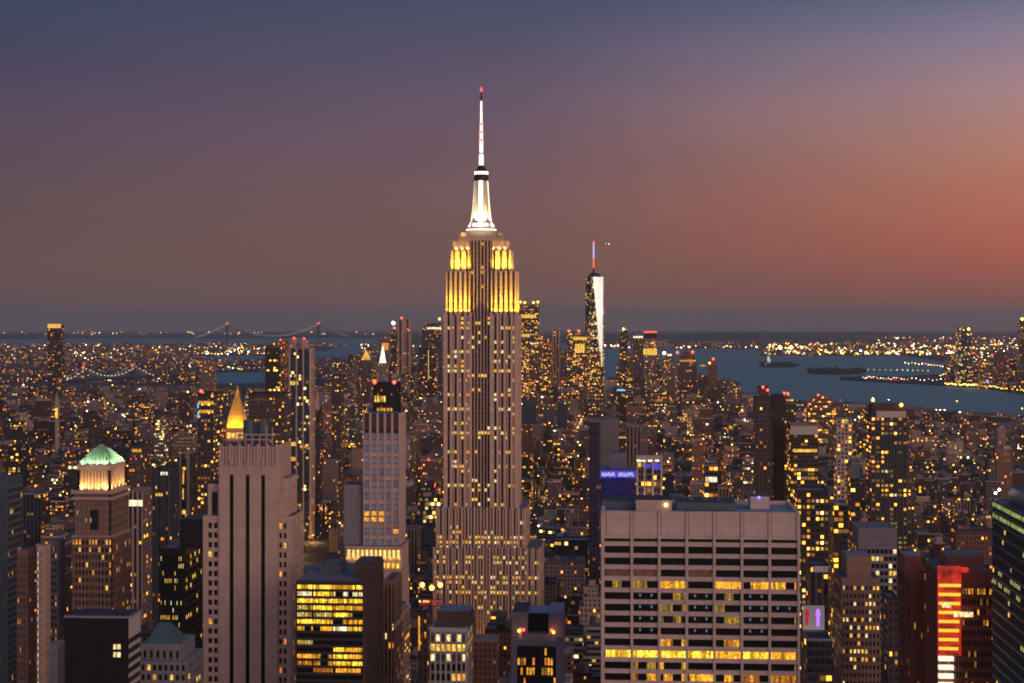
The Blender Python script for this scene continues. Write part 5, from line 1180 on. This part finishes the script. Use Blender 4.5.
# which ones does the eye see: front-to-back screen coverage
W_, H_ = 1024, 683
cover = np.zeros((H_, W_), bool)
ent = [(L[2], 'L', L) for L in keep] + [(q[2], 'H', q) for q in HERO]
ent.sort(key=lambda e: e[0]); seen = {}
DEP = np.full((H_, W_), 1e9)
for n, (D, k, L) in enumerate(ent):
    if k == 'H': x0, x1, y0, y1, zt = L[:5]
    else: x0, x1, y0, y1, zt = L[0], L[1], L[2], L[3], L[4] + gz(L[0], L[2])
    c = [proj(a, b_, zt) for a in (x0, x1) for b_ in (y0, y1)]
    a = int(max(0, min(p[0] for p in c))); b_ = int(min(W_, max(p[0] for p in c) + 1)); tp = int(max(0, min(p[1] for p in c)))
    if b_ <= a or tp >= H_: continue
    bt = int(min(H_, proj(x0, y0, gz(x0, y0))[1] + 1))
    reg_ = cover[tp:bt, a:b_]; free = ~reg_
    cnt = int(free.sum())
    if cnt:
        if k == 'L':
            ys, xs = np.nonzero(free); seen[id(L)] = (cnt, a + xs.mean(), tp + ys.mean(), ys.min() + tp)
        DEP[tp:bt, a:b_][free] = D; reg_[:] = True
vis = sorted([L for L in keep if id(L) in seen], key=lambda L: -seen[id(L)][0])
N_IND = 225
ind, rest = vis[:N_IND], vis[N_IND:]
hidden = [L for L in keep if id(L) not in seen and L[2] < 3500]
def volumes(L, mb, mi, ti, k, simple=False):
    """walls with an optional setback or light court; returns roof volume list"""
    x0, x1, y0, y1, h = L; b = bz(x0, y0); g0 = gz(x0, y0); w_, d_ = x1 - x0, y1 - y0
    bay, fl = rnd.uniform(2.6, 3.6), rnd.uniform(3.3, 4.0)
    s = rnd.random(); out = []
    if h > 40 and s < .55 and not simple and w_ > 14:
        f = rnd.uniform(.6, .85); i = rnd.uniform(1.5, 3.5); out = [(x0, x1, y0, y1, b, g0 + h * f), (x0 + i, x1 - i, y0 + i, y1 - i, g0 + h * f, g0 + h)]
        if h > 60 and rnd.random() < .5 and w_ > 18:
            out[1] = out[1][:5] + (g0 + h * (f + 1) / 2,); out.append((x0 + 2 * i, x1 - 2 * i, y0 + 2 * i, y1 - 2 * i, g0 + h * (f + 1) / 2, g0 + h))
        form = 'setback'
    elif s > .8 and w_ > 20 and not simple:
        c = w_ * rnd.uniform(.3, .45); out = [(x0, x0 + c, y0, y1, b, g0 + h), (x0 + c, x1, y0 + 4, y1, b, g0 + h * rnd.uniform(.75, .95))]; form = 'stepped'
    else: out = [(x0, x1, y0, y1, b, g0 + h)]; form = 'flat-roofed'
    for (a, c, e, f, z0, z1) in out: mb.box(a, c, e, f, z0, z1, mi, ti, bay, fl, k)
    return out, form
# shared rooftop pieces
tk = MB(); tk.cyl(0, 0, 2.1, 2.0, 3.2, 7.2, 12); tk.cyl(0, 0, 2.3, .2, 7.2, 9.0, 12)
for a in (-1.3, 1.3):
    for c in (-1.3, 1.3): tk.bar((a, c, 0), (a, c, 3.3), .15)
TANK = tk.mesh('water_tank', ['tank_wood'])
vt = MB(); vt.box(0, 1, 0, 1.3, -.1, .8, 0); vt.cyl(.5, .65, .35, .35, .8, 1.0, 8); VENT = vt.mesh('roof_vent', ['slate_metal'])
def wpick():
    r = rnd.random() * sum(w_ for _, w_ in MW)
    for m_, w_ in MW:
        r -= w_
        if r <= 0: return m_
    return 'tan_brick'
names = []
ROW = {'setback': 'setback tower', 'stepped': 'stepped block', 'flat-roofed': 'flat block'}
recs = []
for L in ind:
    x0, x1, y0, y1, h = L; cnt, sx, sy, st = seen[id(L)]; mt = wpick()
    if h < 30 and mt in ('slate_glass', 'ribbed_dark'): mt = 'dark_brick'
    k = rnd.randrange(200); mb = MB(); vols, form = volumes(L, mb, 0, 1, k)
    tall = h > 55
    nm = {'tan_brick': 'apartment_building', 'red_brick': 'brick_building', 'dark_brick': 'brick_building', 'amber_flats': 'apartment_building'}.get(mt, 'office_building')
    t = Thing(nm, '', nm.replace('_', ' '), (x0 + x1) / 2, (y0 + y1) / 2, bz(x0, y0), 'blocks filling the street grid')
    t.part('wall', mb, [mt, rnd.choice(['roof_felt', 'roof_felt', 'roof_blue'])])
    co = rnd.choice(['grey_slab', 'limestone', 'brownstone', 'dark_metal'])
    for (a, c, e, f, z0, z1) in vols:
        pa = MB()
        for s in ((a - .25, c + .25, e - .25, e + .4), (a - .25, c + .25, f - .4, f + .25), (a - .25, a + .4, e + .4, f - .4), (c - .4, c + .25, e + .4, f - .4)): pa.box(*s, z1 - .5, z1 + 1.0, 0, bottom=True)
        t.part('parapet', pa, [co])
    a, c, e, f, z0, z1 = vols[0] if form == 'stepped' else vols[-1]
    feat = []
    if rnd.random() < .75:
        bk = MB(); bw_ = min(rnd.uniform(4, 9), (c - a) * .6); ax = rnd.uniform(a + 1, c - bw_ - 1) if c - a > bw_ + 2 else a + .6; hh_ = rnd.uniform(2.8, 6)
        bk.box(ax, ax + bw_, e + 5, min(f - 2, e + 14), z1, z1 + hh_, 0, 1); t.part('bulkhead', bk, [rnd.choice(['grey_slab', 'brownstone', 'limestone', 'dark_metal']), 'roof_felt'])
        if hh_ > 4.3: feat.append('boxy bulkhead')
    if mt not in ('slate_glass', 'charcoal_curtain') and rnd.random() < .5:
        for q in range(rnd.choice([1, 1, 2])): t.shared('water_tank', TANK, (rnd.uniform(a + 3, c - 3), e + rnd.uniform(2.5, 4.5), z1), rnd.uniform(.9, 1.25))
        feat.insert(0, 'roof tank')
    for q in range(rnd.randrange(2, 6)): t.shared('roof_vent', VENT, (rnd.uniform(a + 1, c - 3), rnd.uniform(e + 1, f - 3), z1), rnd.uniform(.8, 2.2))
    if rnd.random() < .2:
        lm = rnd.choice(['amber_lamp', 'white_lamp', 'yellow_lamp', 'red_lamp']); t.beacon(rnd.uniform(a, c), e - .4, z1 + rnd.uniform(.6, 2), D and rnd.uniform(.4, .7) * max(1, y0 / 1500), lm, 'roof_lamp'); feat.insert(0, lm.split('_')[0] + ' roof lamp')
    recs.append([t, PAL[mt], form, 'tall' if tall else ('low' if h < 22 else ''), feat[0] if feat else '', sx, sy, y0])
# labels: look + nearest landmark + order among look-alikes
LAND += [(768, 358, 'the far statue')] if False else []
def near_phrase(sx, sy):
    best = min(LAND, key=lambda l: (l[0] - sx) ** 2 + ((l[1] - sy) * .8) ** 2)
    dx, dy = sx - best[0], sy - best[1]
    if abs(dx) > abs(dy) * .8: return ('right of ' if dx > 0 else 'left of ') + best[2]
    return ('below ' if dy > 0 else 'above ') + best[2]
by = {}
for r in recs:
    look = ' '.join(x for x in (r[3], r[1], ROW[r[2]].replace('flat block', 'block')) if x) + (' with ' + r[4] if r[4] else '')
    by.setdefault(look + ' ' + near_phrase(r[5], r[6]), []).append(r)
ORD = ['first', 'second', 'third', 'fourth', 'fifth', 'sixth', 'seventh', 'eighth', 'ninth', 'tenth', 'eleventh', 'twelfth']
for k, rs in by.items():
    rs.sort(key=lambda r: r[5])
    for i, r in enumerate(rs):
        lb = k if len(rs) == 1 else f'{k}, {ORD[min(i, 11)]} from left'
        if len(lb.split()) > 16: lb = lb.replace(' and slate', '').replace(' tower, ', ', ').replace('boxy ', '').replace('narrow ', '').replace('busily lit', 'lit').replace('white-ribbed ', 'white ').replace('slotted ', '').replace('tall ', '').replace('low ', '').replace(' tower with', ' with')
        if len(lb.split()) > 16: lb = lb.replace('stepped ', '').replace('setback ', '')
        r[0].o['label'] = lb
# what is left of the grid: one mass
mb = MB(); roofs = ['roof_felt', 'roof_blue']
for L in rest + hidden:
    if L[2] > 5200 and False: continue
    mt = wpick(); k = rnd.randrange(200)
    if L[2] > 3000 and rnd.random() < .5: mt = rnd.choice(['tan_brick', 'dark_brick', 'grey_stone', 'busy_office'])
    vols, _ = volumes(L, mb, MATS.index(mt), len(MATS) + rnd.randrange(2), k, simple=id(L) not in seen)
    if id(L) in seen and L[2] < 3000:
        a, c, e, f, z0, z1 = vols[-1]
        if c - a > 8: s = rnd.uniform(3, 6); ax = rnd.uniform(a + .5, c - s - .5); mb.box(ax, ax + s, e + 4, e + 10, z1, z1 + rnd.uniform(2, 5), MATS.index('ribbed_dark') if 0 else len(MATS), len(MATS), k=k)
o = bpy.data.objects.new('distant_city_blocks', mb.mesh('distant_city_blocks', MATS + roofs)); COL.objects.link(o)
props(o, 'dense mass of small lit city blocks beyond the nearer buildings', 'city blocks', None, 'stuff')

# ------------------------------------------------------------------ low boroughs beyond the rivers
def land_ok(px, py):
    if py < 331.8: return False
    if px < 193: return 344.3 < py < 383 or py < 335
    if px < 270: return (344.3 < py < 355.5) or (361.8 < py < 371) or py < 335.5
    if px < 361: return (344.3 < py < 348 and px < 336) or (361 < py < 379) or py < 335.5
    if px < 455: return (344.5 < py < 377) or py < 335.5
    if px < 600: return py < 335.5 + max(0, px - 440) * .05
    if px < 757: return py < 348.5
    if px < 905: return py < 355.5
    if px < 945: return py < 356
    return py < 383 + (px - 950) * .14
mb = MB(); cnt = 0
while cnt < 5200:
    px = rnd.uniform(-10, 1034)
    py = 331.8 + (rnd.random() ** .8) * (384 - 331.8) if px < 455 else 331.8 + rnd.random() ** .9 * 60
    if not land_ok(px, py): continue
    X, Y = ground(px, py); s = rnd.uniform(18, 60) * (1 if Y < 9000 else 1.8); hh = 12 * math.exp(rnd.gauss(0, .45)) * (1 if Y > 9000 else 1.25)
    if px < 200 and rnd.random() < .012: hh = rnd.uniform(40, 75)
    if hh > 30: s = min(s, 30)
    tp = proj(X, Y, gz(X, Y) + hh)[1]
    mb.box(X, X + s, Y, Y + s * .8, gz(X, Y) - 4, gz(X, Y) + hh, rnd.choice([0, 0, 1, 1]), 2, 4, 4); cnt += 1
o = bpy.data.objects.new('distant_houses', mb.mesh('distant_houses', ['low_far', 'low_far_dark', 'roof_felt'])); COL.objects.link(o)
props(o, 'low houses and sheds scattered over the far shores', 'houses', None, 'stuff')

# far street lights, as real lamp heads
LM = ['amber_lamp', 'yellow_lamp', 'white_lamp', 'red_lamp', 'blue_lamp']
mb = MB()
def lamp(X, Y, hgt, px_r, m_):
    mb.octa((X, Y, gz(X, Y) + hgt), px_r * Y / F, m_)
def scatter(n, px0, px1, py0, py1, r0, r1, w_=(5, 3, 3, .3, .1), chk=True):
    k = 0; tries = 0
    while k < n and tries < n * 30:
        tries += 1; px, py = rnd.uniform(px0, px1), rnd.uniform(py0, py1)
        if chk and not land_ok(px, py): continue
        X, Y = ground(px, py); lamp(X, Y, rnd.uniform(6, 14), rnd.uniform(r0, r1), rnd.choices(range(5), w_)[0]); k += 1
scatter(1000, 0, 455, 344.5, 383, .2, .58)
scatter(160, 150, 336, 348, 356, .3, .7, (6, 4, 4, .2, 0)); scatter(110, 65, 145, 354, 362, .35, .8, (6, 5, 5, .3, 0))
scatter(150, 125, 200, 368, 379, .35, .8, (4, 6, 8, .3, .1)); scatter(60, 195, 235, 362, 371, .4, .8, (2, 3, 8, .2, .1))
scatter(60, 0, 440, 332.3, 335, .3, .6, (5, 3, 1, 1, 0)); scatter(45, 610, 760, 346.3, 348.6, .35, .7, (7, 4, 4, 2, 0))
scatter(420, 765, 1030, 344, 356, .3, .8, (9, 4, 3, 1, .1)); scatter(130, 765, 955, 351, 355.5, .4, .9, (8, 5, 4, .5, 0)); scatter(60, 640, 1030, 336, 344, .25, .5, (5, 2, 2, 2, 0))
scatter(90, 880, 1030, 336, 350, .3, .6, (6, 3, 3, 1, 0)); scatter(180, 950, 1030, 356, 390, .35, .7, (6, 4, 3, 1.2, .4))
for i in range(3): X, Y = ground(780 + i * 11, 352.5); lamp(X, Y, 40, 2.2 if i < 2 else 1.4, 1)
# causeway curve of lights and the spit
def line(pts, n, r, m_, hgt=9, jit=0):
    tot = len(pts) - 1
    for i in range(n):
        s = i / (n - 1) * tot; k = min(int(s), tot - 1); f = s - k; px = pts[k][0] + (pts[k + 1][0] - pts[k][0]) * f; py = pts[k][1] + (pts[k + 1][1] - pts[k][1]) * f + rnd.uniform(-jit, jit)
        X, Y = ground(px, py); lamp(X, Y, hgt, r * rnd.uniform(.7, 1.2), m_ if isinstance(m_, int) else rnd.choice(m_))
line([(905, 364.5), (925, 365.5), (942, 368), (950, 371), (949, 375), (940, 378)], 30, .5, [1, 2, 1, 0], jit=.6)
line([(868, 371.5), (900, 371.8), (928, 372.5)], 12, .3, [1, 2]); line([(863, 379), (880, 380), (905, 380.5), (945, 382)], 30, .42, [0, 1, 2, 2, 3], jit=1.2)
line([(945, 386), (965, 387), (985, 388)], 30, .6, [1, 1, 0], jit=.8); line([(985, 388), (1010, 391), (1030, 393)], 26, .55, [0, 0, 1], jit=1.0)
line([(600, 346.2), (618, 346.5)], 8, .7, 2)
for i in range(420):     # lamps among the near and middle streets
    px, py = rnd.uniform(0, 1024), rnd.uniform(392, 500)
    if py < shore_py(px) + 3: continue
    X, Y = ground(px, py); lamp(X, Y, rnd.uniform(22, 45), rnd.uniform(.3, .75), rnd.choices(range(5), (5, 3, 3.5, .8, .15))[0])
for ix in range(-6, 12):  # head and tail lamps of the traffic on the avenues
    for iy in range(900, 4400, 9):
        for side in (0, 1):
            if rnd.random() < .3:
                X = ix * 250 - 118 + (-9, 4)[side] + rnd.choice([0, 4]); p_ = proj(X, iy, 1)
                if 0 < p_[0] < 1024 and p_[1] < 690 and iy < ground(p_[0], shore_py(p_[0]))[1]: lamp(X, iy + rnd.uniform(0, 6), 1.2, rnd.uniform(.12, .27), (rnd.choice([0, 1, 2]), rnd.choice([3, 0, 0]))[side])
o = bpy.data.objects.new('distant_lights', mb.mesh('distant_lights', LM)); COL.objects.link(o)
props(o, 'countless amber and white lights over streets and far shores', 'lights', None, 'stuff')

# ------------------------------------------------------------------ street lamps along the avenues
pl = MB(); pl.cyl(0, 0, .12, .08, 0, 8.5, 6); pl.bar((0, 0, 8.4), (1.8, 0, 8.8), .07); POLE = pl.mesh('pole', ['dark_metal'])
hd = MB(); hd.box(1.3, 2.7, -.5, .5, 8.3, 8.8, 0, bottom=True); HEAD = hd.mesh('lamp_head', ['amber_lamp'])
k = 0
for ix in range(-6, 9):
    for iy in range(0, 105):
        if k >= 150: break
        X, Y = ix * 250 - 118 - 6 + (rnd.random() < .5) * 14, 900 + iy * 34
        px, py = proj(X, Y, 8)
        if 0 < px < 1023 and 0 < py < 682 and (DEP[int(py), int(px)] > Y or (rnd.random() < .16 and Y < 2300)):
            t = Thing('street_lamp', 'amber street lamp on a dark pole beside the avenue', 'street lamp', X, Y, gz(X, Y), 'street lamps along the avenues')
            t.shared('pole', POLE, t.org); t.shared('lamp_head', HEAD, t.org); k += 1
            if k % 2 == 0 or Y < 2300:
                l = bpy.data.lights.new('lamp_light', 'POINT'); l.energy = 26000; l.color = (1, .5, .16); l.shadow_soft_size = .6
                lo = bpy.data.objects.new('lamp_light', l); COL.objects.link(lo); lo.parent = t.o; lo.location = (2, 0, 8)

# ------------------------------------------------------------------ bridges
def suspension(name, label, A0, A1, towerh, deckh, ext, group=None, tw=8, lampr=.4, dots=22, lit='antenna_white', cabr=1.2, cabm='steel_white'):
    (ax, ay), (bx_, by_) = A0, A1; L = math.hypot(bx_ - ax, by_ - ay); ux, uy = (bx_ - ax) / L, (by_ - ay) / L; nx, ny = -uy, ux
    mx, my = (ax + bx_) / 2, (ay + by_) / 2; g0 = gz(mx, my)
    t = Thing(name, label, 'bridge', mx, my, g0, group)
    for (X, Y) in (A0, A1):
        tb = MB()
        for s in (-1, 1): tb.box(X + nx * s * 14 - tw / 2, X + nx * s * 14 + tw / 2, Y + ny * s * 14 - tw / 2, Y + ny * s * 14 + tw / 2, g0 - 4, g0 + towerh, 0)
        for z in (deckh - 6, (deckh + towerh) / 2, towerh - 6): tb.bar((X - nx * 14, Y - ny * 14, g0 + z), (X + nx * 14, Y + ny * 14, g0 + z), tw * .35)
        t.part('tower', tb, ['slate_metal']); t.beacon(X, Y, g0 + towerh + 5, max(3, lampr * Y / F * 1.6), 'red_lamp')
    dk = MB(); P = lambda s, z, o=0: (ax + ux * s + nx * o, ay + uy * s + ny * o, g0 + z)
    dk.bar(P(-ext, deckh), P(L + ext, deckh), 4); t.part('deck', dk, ['slate_metal'])
    cb, lb = MB(), MB()
    def zc(s):
        if s < 0: return deckh + (towerh - deckh) * (1 + s / ext) ** 1.4 if s > -ext else deckh
        if s > L: return deckh + (towerh - deckh) * (1 - (s - L) / ext) ** 1.4 if s < L + ext else deckh
        q = (s / L - .5) * 2; return deckh + 6 + (towerh - deckh - 6) * q * q
    n = 40; S = [-ext + (L + 2 * ext) * i / n for i in range(n + 1)]
    for s0, s1 in zip(S[:-1], S[1:]):
        for o in (-14, 14): cb.bar(P(s0, zc(s0), o), P(s1, zc(s1), o), cabr)
    t.part('cable', cb, [cabm])
    for i in range(dots + 1):
        s = -ext * .9 + (L + ext * 1.8) * i / dots; lb.octa(P(s, zc(s) + 2, -15), lampr * my / F, 0)
    t.part('cable_lamp', lb, [lit])
    hg = MB()
    for s in S[1:-1:1]: hg.bar(P(s, deckh, -14), P(s, zc(s), -14), .5)
    t.part('hanger', hg, ['slate_metal'])
    return t
Yb = 17000.0
suspension('suspension_bridge', 'long suspension bridge with two red-tipped towers on the horizon', (fx(227, Yb), Yb), (fx(318.5, Yb + 880), Yb + 880), 213, 75, 400, lampr=.42, dots=110, lit='bridge_dot', tw=16, cabr=5)
Yw = 5200.0
suspension('suspension_bridge', 'nearer river bridge traced by a string of pale green lamps', (fx(83, Yw), Yw), (fx(132, Yw + 250), Yw + 250), 100, 66, 110, lampr=.5, dots=24, lit='bridge_green', tw=6)

# ------------------------------------------------------------------ islands, statue, pier, aeroplane
def island(name, label, px0, px1, py0, py1, seed, trees=60):
    q = random.Random(seed); xs = [px0 + (px1 - px0) * i / 12 for i in range(13)]; cols = []
    for i, px in enumerate(xs):
        f = math.sin(math.pi * min(1, max(0, i / 12))) ** .45; m_ = (py0 + py1) / 2; d = (py1 - py0) / 2 * max(f, .04)
        cols.append((px, rng(px, m_ + d), rng(px, m_ - d)))
    o = sheet(name, cols, ['hill_ground'], lift=1.5, n=3)
    tr = MB()
    for i in range(trees):
        px = q.uniform(px0 + 3, px1 - 3); f = math.sin(math.pi * (px - px0) / (px1 - px0)) ** .5; py = (py0 + py1) / 2 + q.uniform(-1, 1) * (py1 - py0) / 2 * .7 * f
        X, Y = ground(px, py); s = q.uniform(5, 11)
        for j in range(3):
            cx, cy, cz, r = X + q.uniform(-s, s), Y + q.uniform(-s, s), gz(X, Y) + s * q.uniform(.7, 1.2), s * q.uniform(.5, .9)
            tr.cyl(cx, cy, r * .6, r, cz - r, cz, 7); tr.cyl(cx, cy, r, r * .3, cz, cz + r * .8, 7)
        tr.cyl(X, Y, 1, .7, gz(X, Y), gz(X, Y) + s * .6, 5)
    o2 = bpy.data.objects.new('island_woods', tr.mesh('island_woods', ['leaf'])); COL.objects.link(o2); props(o2, label, 'trees', None, 'stuff')
island('statue_island', 'dark trees covering the small island by the statue', 758, 800, 363, 367, 3)
island('museum_island', 'dark trees on the long low harbour island', 806, 867, 369, 374, 4, 90)
def build_statue():
    px = 768.5; X, Y = ground(px, 365.5); b = gz(X, Y); t = Thing('statue', 'tiny pale green floodlit statue with raised arm on island plinth', 'statue', X, Y, b)
    p = MB(); p.box(X - 24, X + 24, Y - 24, Y + 24, b, b + 10, 0, t=(X - 20, X + 20, Y - 20, Y + 20)); p.box(X - 10, X + 10, Y - 10, Y + 10, b + 10, b + 47, 0, t=(X - 7, X + 7, Y - 7, Y + 7)); t.part('plinth', p, ['limestone'])
    p = MB(); prof = [(47, 7), (55, 6.2), (66, 5.2), (75, 4.6), (80, 5.0), (83, 4.2), (85, 1.7), (87, 2.1), (91, 2.0), (93, .8)]
    for (za, ra), (zb_, rb) in zip(prof[:-1], prof[1:]): p.cyl(X, Y, ra, rb, b + za, b + zb_, 10)
    p.bar((X - 3.6, Y, b + 81), (X - 6.5, Y - 1, b + 99), 1.3); p.bar((X + 3.6, Y, b + 80), (X + 4.6, Y - 3, b + 71), 1.3)
    for k in range(7): a = -1 + k / 3; p.bar((X, Y, b + 92), (X + math.sin(a) * 4.5, Y, b + 92 + math.cos(a) * 4.5), .25)
    body = t.part('body', p, ['copper_statue'])
    p = MB(); p.cyl(X - 6.7, Y - 1, 1, 2.2, b + 99, b + 101, 8); p.cyl(X - 6.7, Y - 1, 1.8, .3, b + 101, b + 105, 8); t.part('torch', p, ['yellow_lamp'], body)
    for s in (-1, 1): t.flood(X + s * 25, Y - 60, b + 4, X, Y, b + 62, 160000, (.85, 1, .7), 60)
build_statue()
def build_pier():
    X0, Y0 = ground(909, 419); X1, _ = ground(946, 419); b = gz(X0, Y0)
    t = Thing('pier', 'lit river pier shed with a row of white lamps along its roof', 'pier', (X0 + X1) / 2, Y0, b)
    p = MB(); p.box(X0, X1, Y0, Y0 + 40, b - 4, b + 9, 0, 1, 4, 4.5); t.part('shed', p, ['lit_glass', 'roof_felt'])
    n = 9; p = MB()
    for i in range(n): xx = X0 + (X1 - X0) * (i + .5) / n; p.bar((xx, Y0 - 1, b + 9), (xx, Y0 - 1, b + 22), .4); t.beacon(xx, Y0 - 1, b + 23, 2.1, 'white_lamp', 'lamp')
    t.part('lamp_post', p, ['steel_white'])
build_pier()
for k, (px, py, lb) in enumerate(((703, 366, 'small lit ferry on the bay near the brick tower'), (893, 380.2, 'red-lit ferry moored beside the far spit'), (935, 413, 'small lit boat off the river pier'), (955, 364.5, 'white-lit ferry by the far causeway'))):
    X, Y = ground(px, py); b = gz(X, Y) - 2.6; t = Thing('ferry', lb, 'boat', X, Y, b)
    s = 1.6 if k == 1 else 1
    p = MB(); p.box(X - 22 * s, X + 22 * s, Y - 5, Y + 5, b - .5, b + 2.5, 0, 0, t=(X - 25 * s, X + 25 * s, Y - 6, Y + 6)); t.part('hull', p, ['white_concrete'])
    p = MB(); p.box(X - 17 * s, X + 15 * s, Y - 4.5, Y + 4.5, b + 2.5, b + 6, 0, 1); p.box(X - 10 * s, X + 8 * s, Y - 3.5, Y + 3.5, b + 6, b + 9, 0, 1); t.part('cabin', p, ['neon_red' if k == 1 else 'w_amber', 'steel_white'])
def build_plane():
    D = 7000.0; X, Z_ = fx(606, D), fz(243, D, 606)
    t = Thing('aeroplane', 'tiny lit aeroplane descending beside the antenna', 'aeroplane', X, D, Z_)
    p = MB(); d = Vector((1, .1, -.3)).normalized(); a, c = Vector((X, D, Z_)) - d * 13, Vector((X, D, Z_)) + d * 13
    p.bar(a, c, 1.3); f = t.part('fuselage', p, ['steel_white'])
    p = MB(); m_ = Vector((X, D, Z_))
    for s in (-1, 1): p.face([m_ + d * 3, m_ - d * 2, m_ - d * 5 + Vector((0, s * 15, 1)), m_ - d * 3 + Vector((0, s * 15, 1))]); p.face([m_ + d * 3 - Vector((0, 0, .4)), m_ - d * 3 + Vector((0, s * 15, .6)), m_ - d * 5 + Vector((0, s * 15, .6)), m_ - d * 2 - Vector((0, 0, .4))])
    t.part('wing', p, ['steel_white'])
    p = MB(); p.bar(a + Vector((0, 0, 1)), a - d * 2 + Vector((0, 0, 6)), .5); t.part('tail_fin', p, ['steel_white'])
    for q, mm, r in ((c, 'yellow_lamp', 1.6), (m_ - Vector((0, 0, 1.6)), 'white_lamp', .9)): t.beacon(*q, r, mm, 'landing_light')
build_plane()

# ------------------------------------------------------------------ dusk air
hz = MB(); S = 63000.0; Zl, Zt = -(62000.0 ** 2) / (2 * RE) - 6, 470.0
hz.box(-S, S, -S, S, Zl, Zt, 0, bottom=True)
m = bpy.data.materials.new('haze'); m.use_nodes = True; m.node_tree.nodes.clear(); M['haze'] = m; g = N(m.node_tree)
pv = g.new('ShaderNodeVolumePrincipled'); pv.inputs['Color'].default_value = (.76, .88, .90, 1); pv.inputs['Density'].default_value = HAZE; pv.inputs['Anisotropy'].default_value = 0.2
oo = g.new('ShaderNodeOutputMaterial'); g.l.new(pv.outputs[0], oo.inputs['Volume'])
o = bpy.data.objects.new('haze', hz.mesh('haze', ['haze'])); COL.objects.link(o); o['kind'] = 'stuff'; o['label'] = 'thin dusk haze over the whole city'
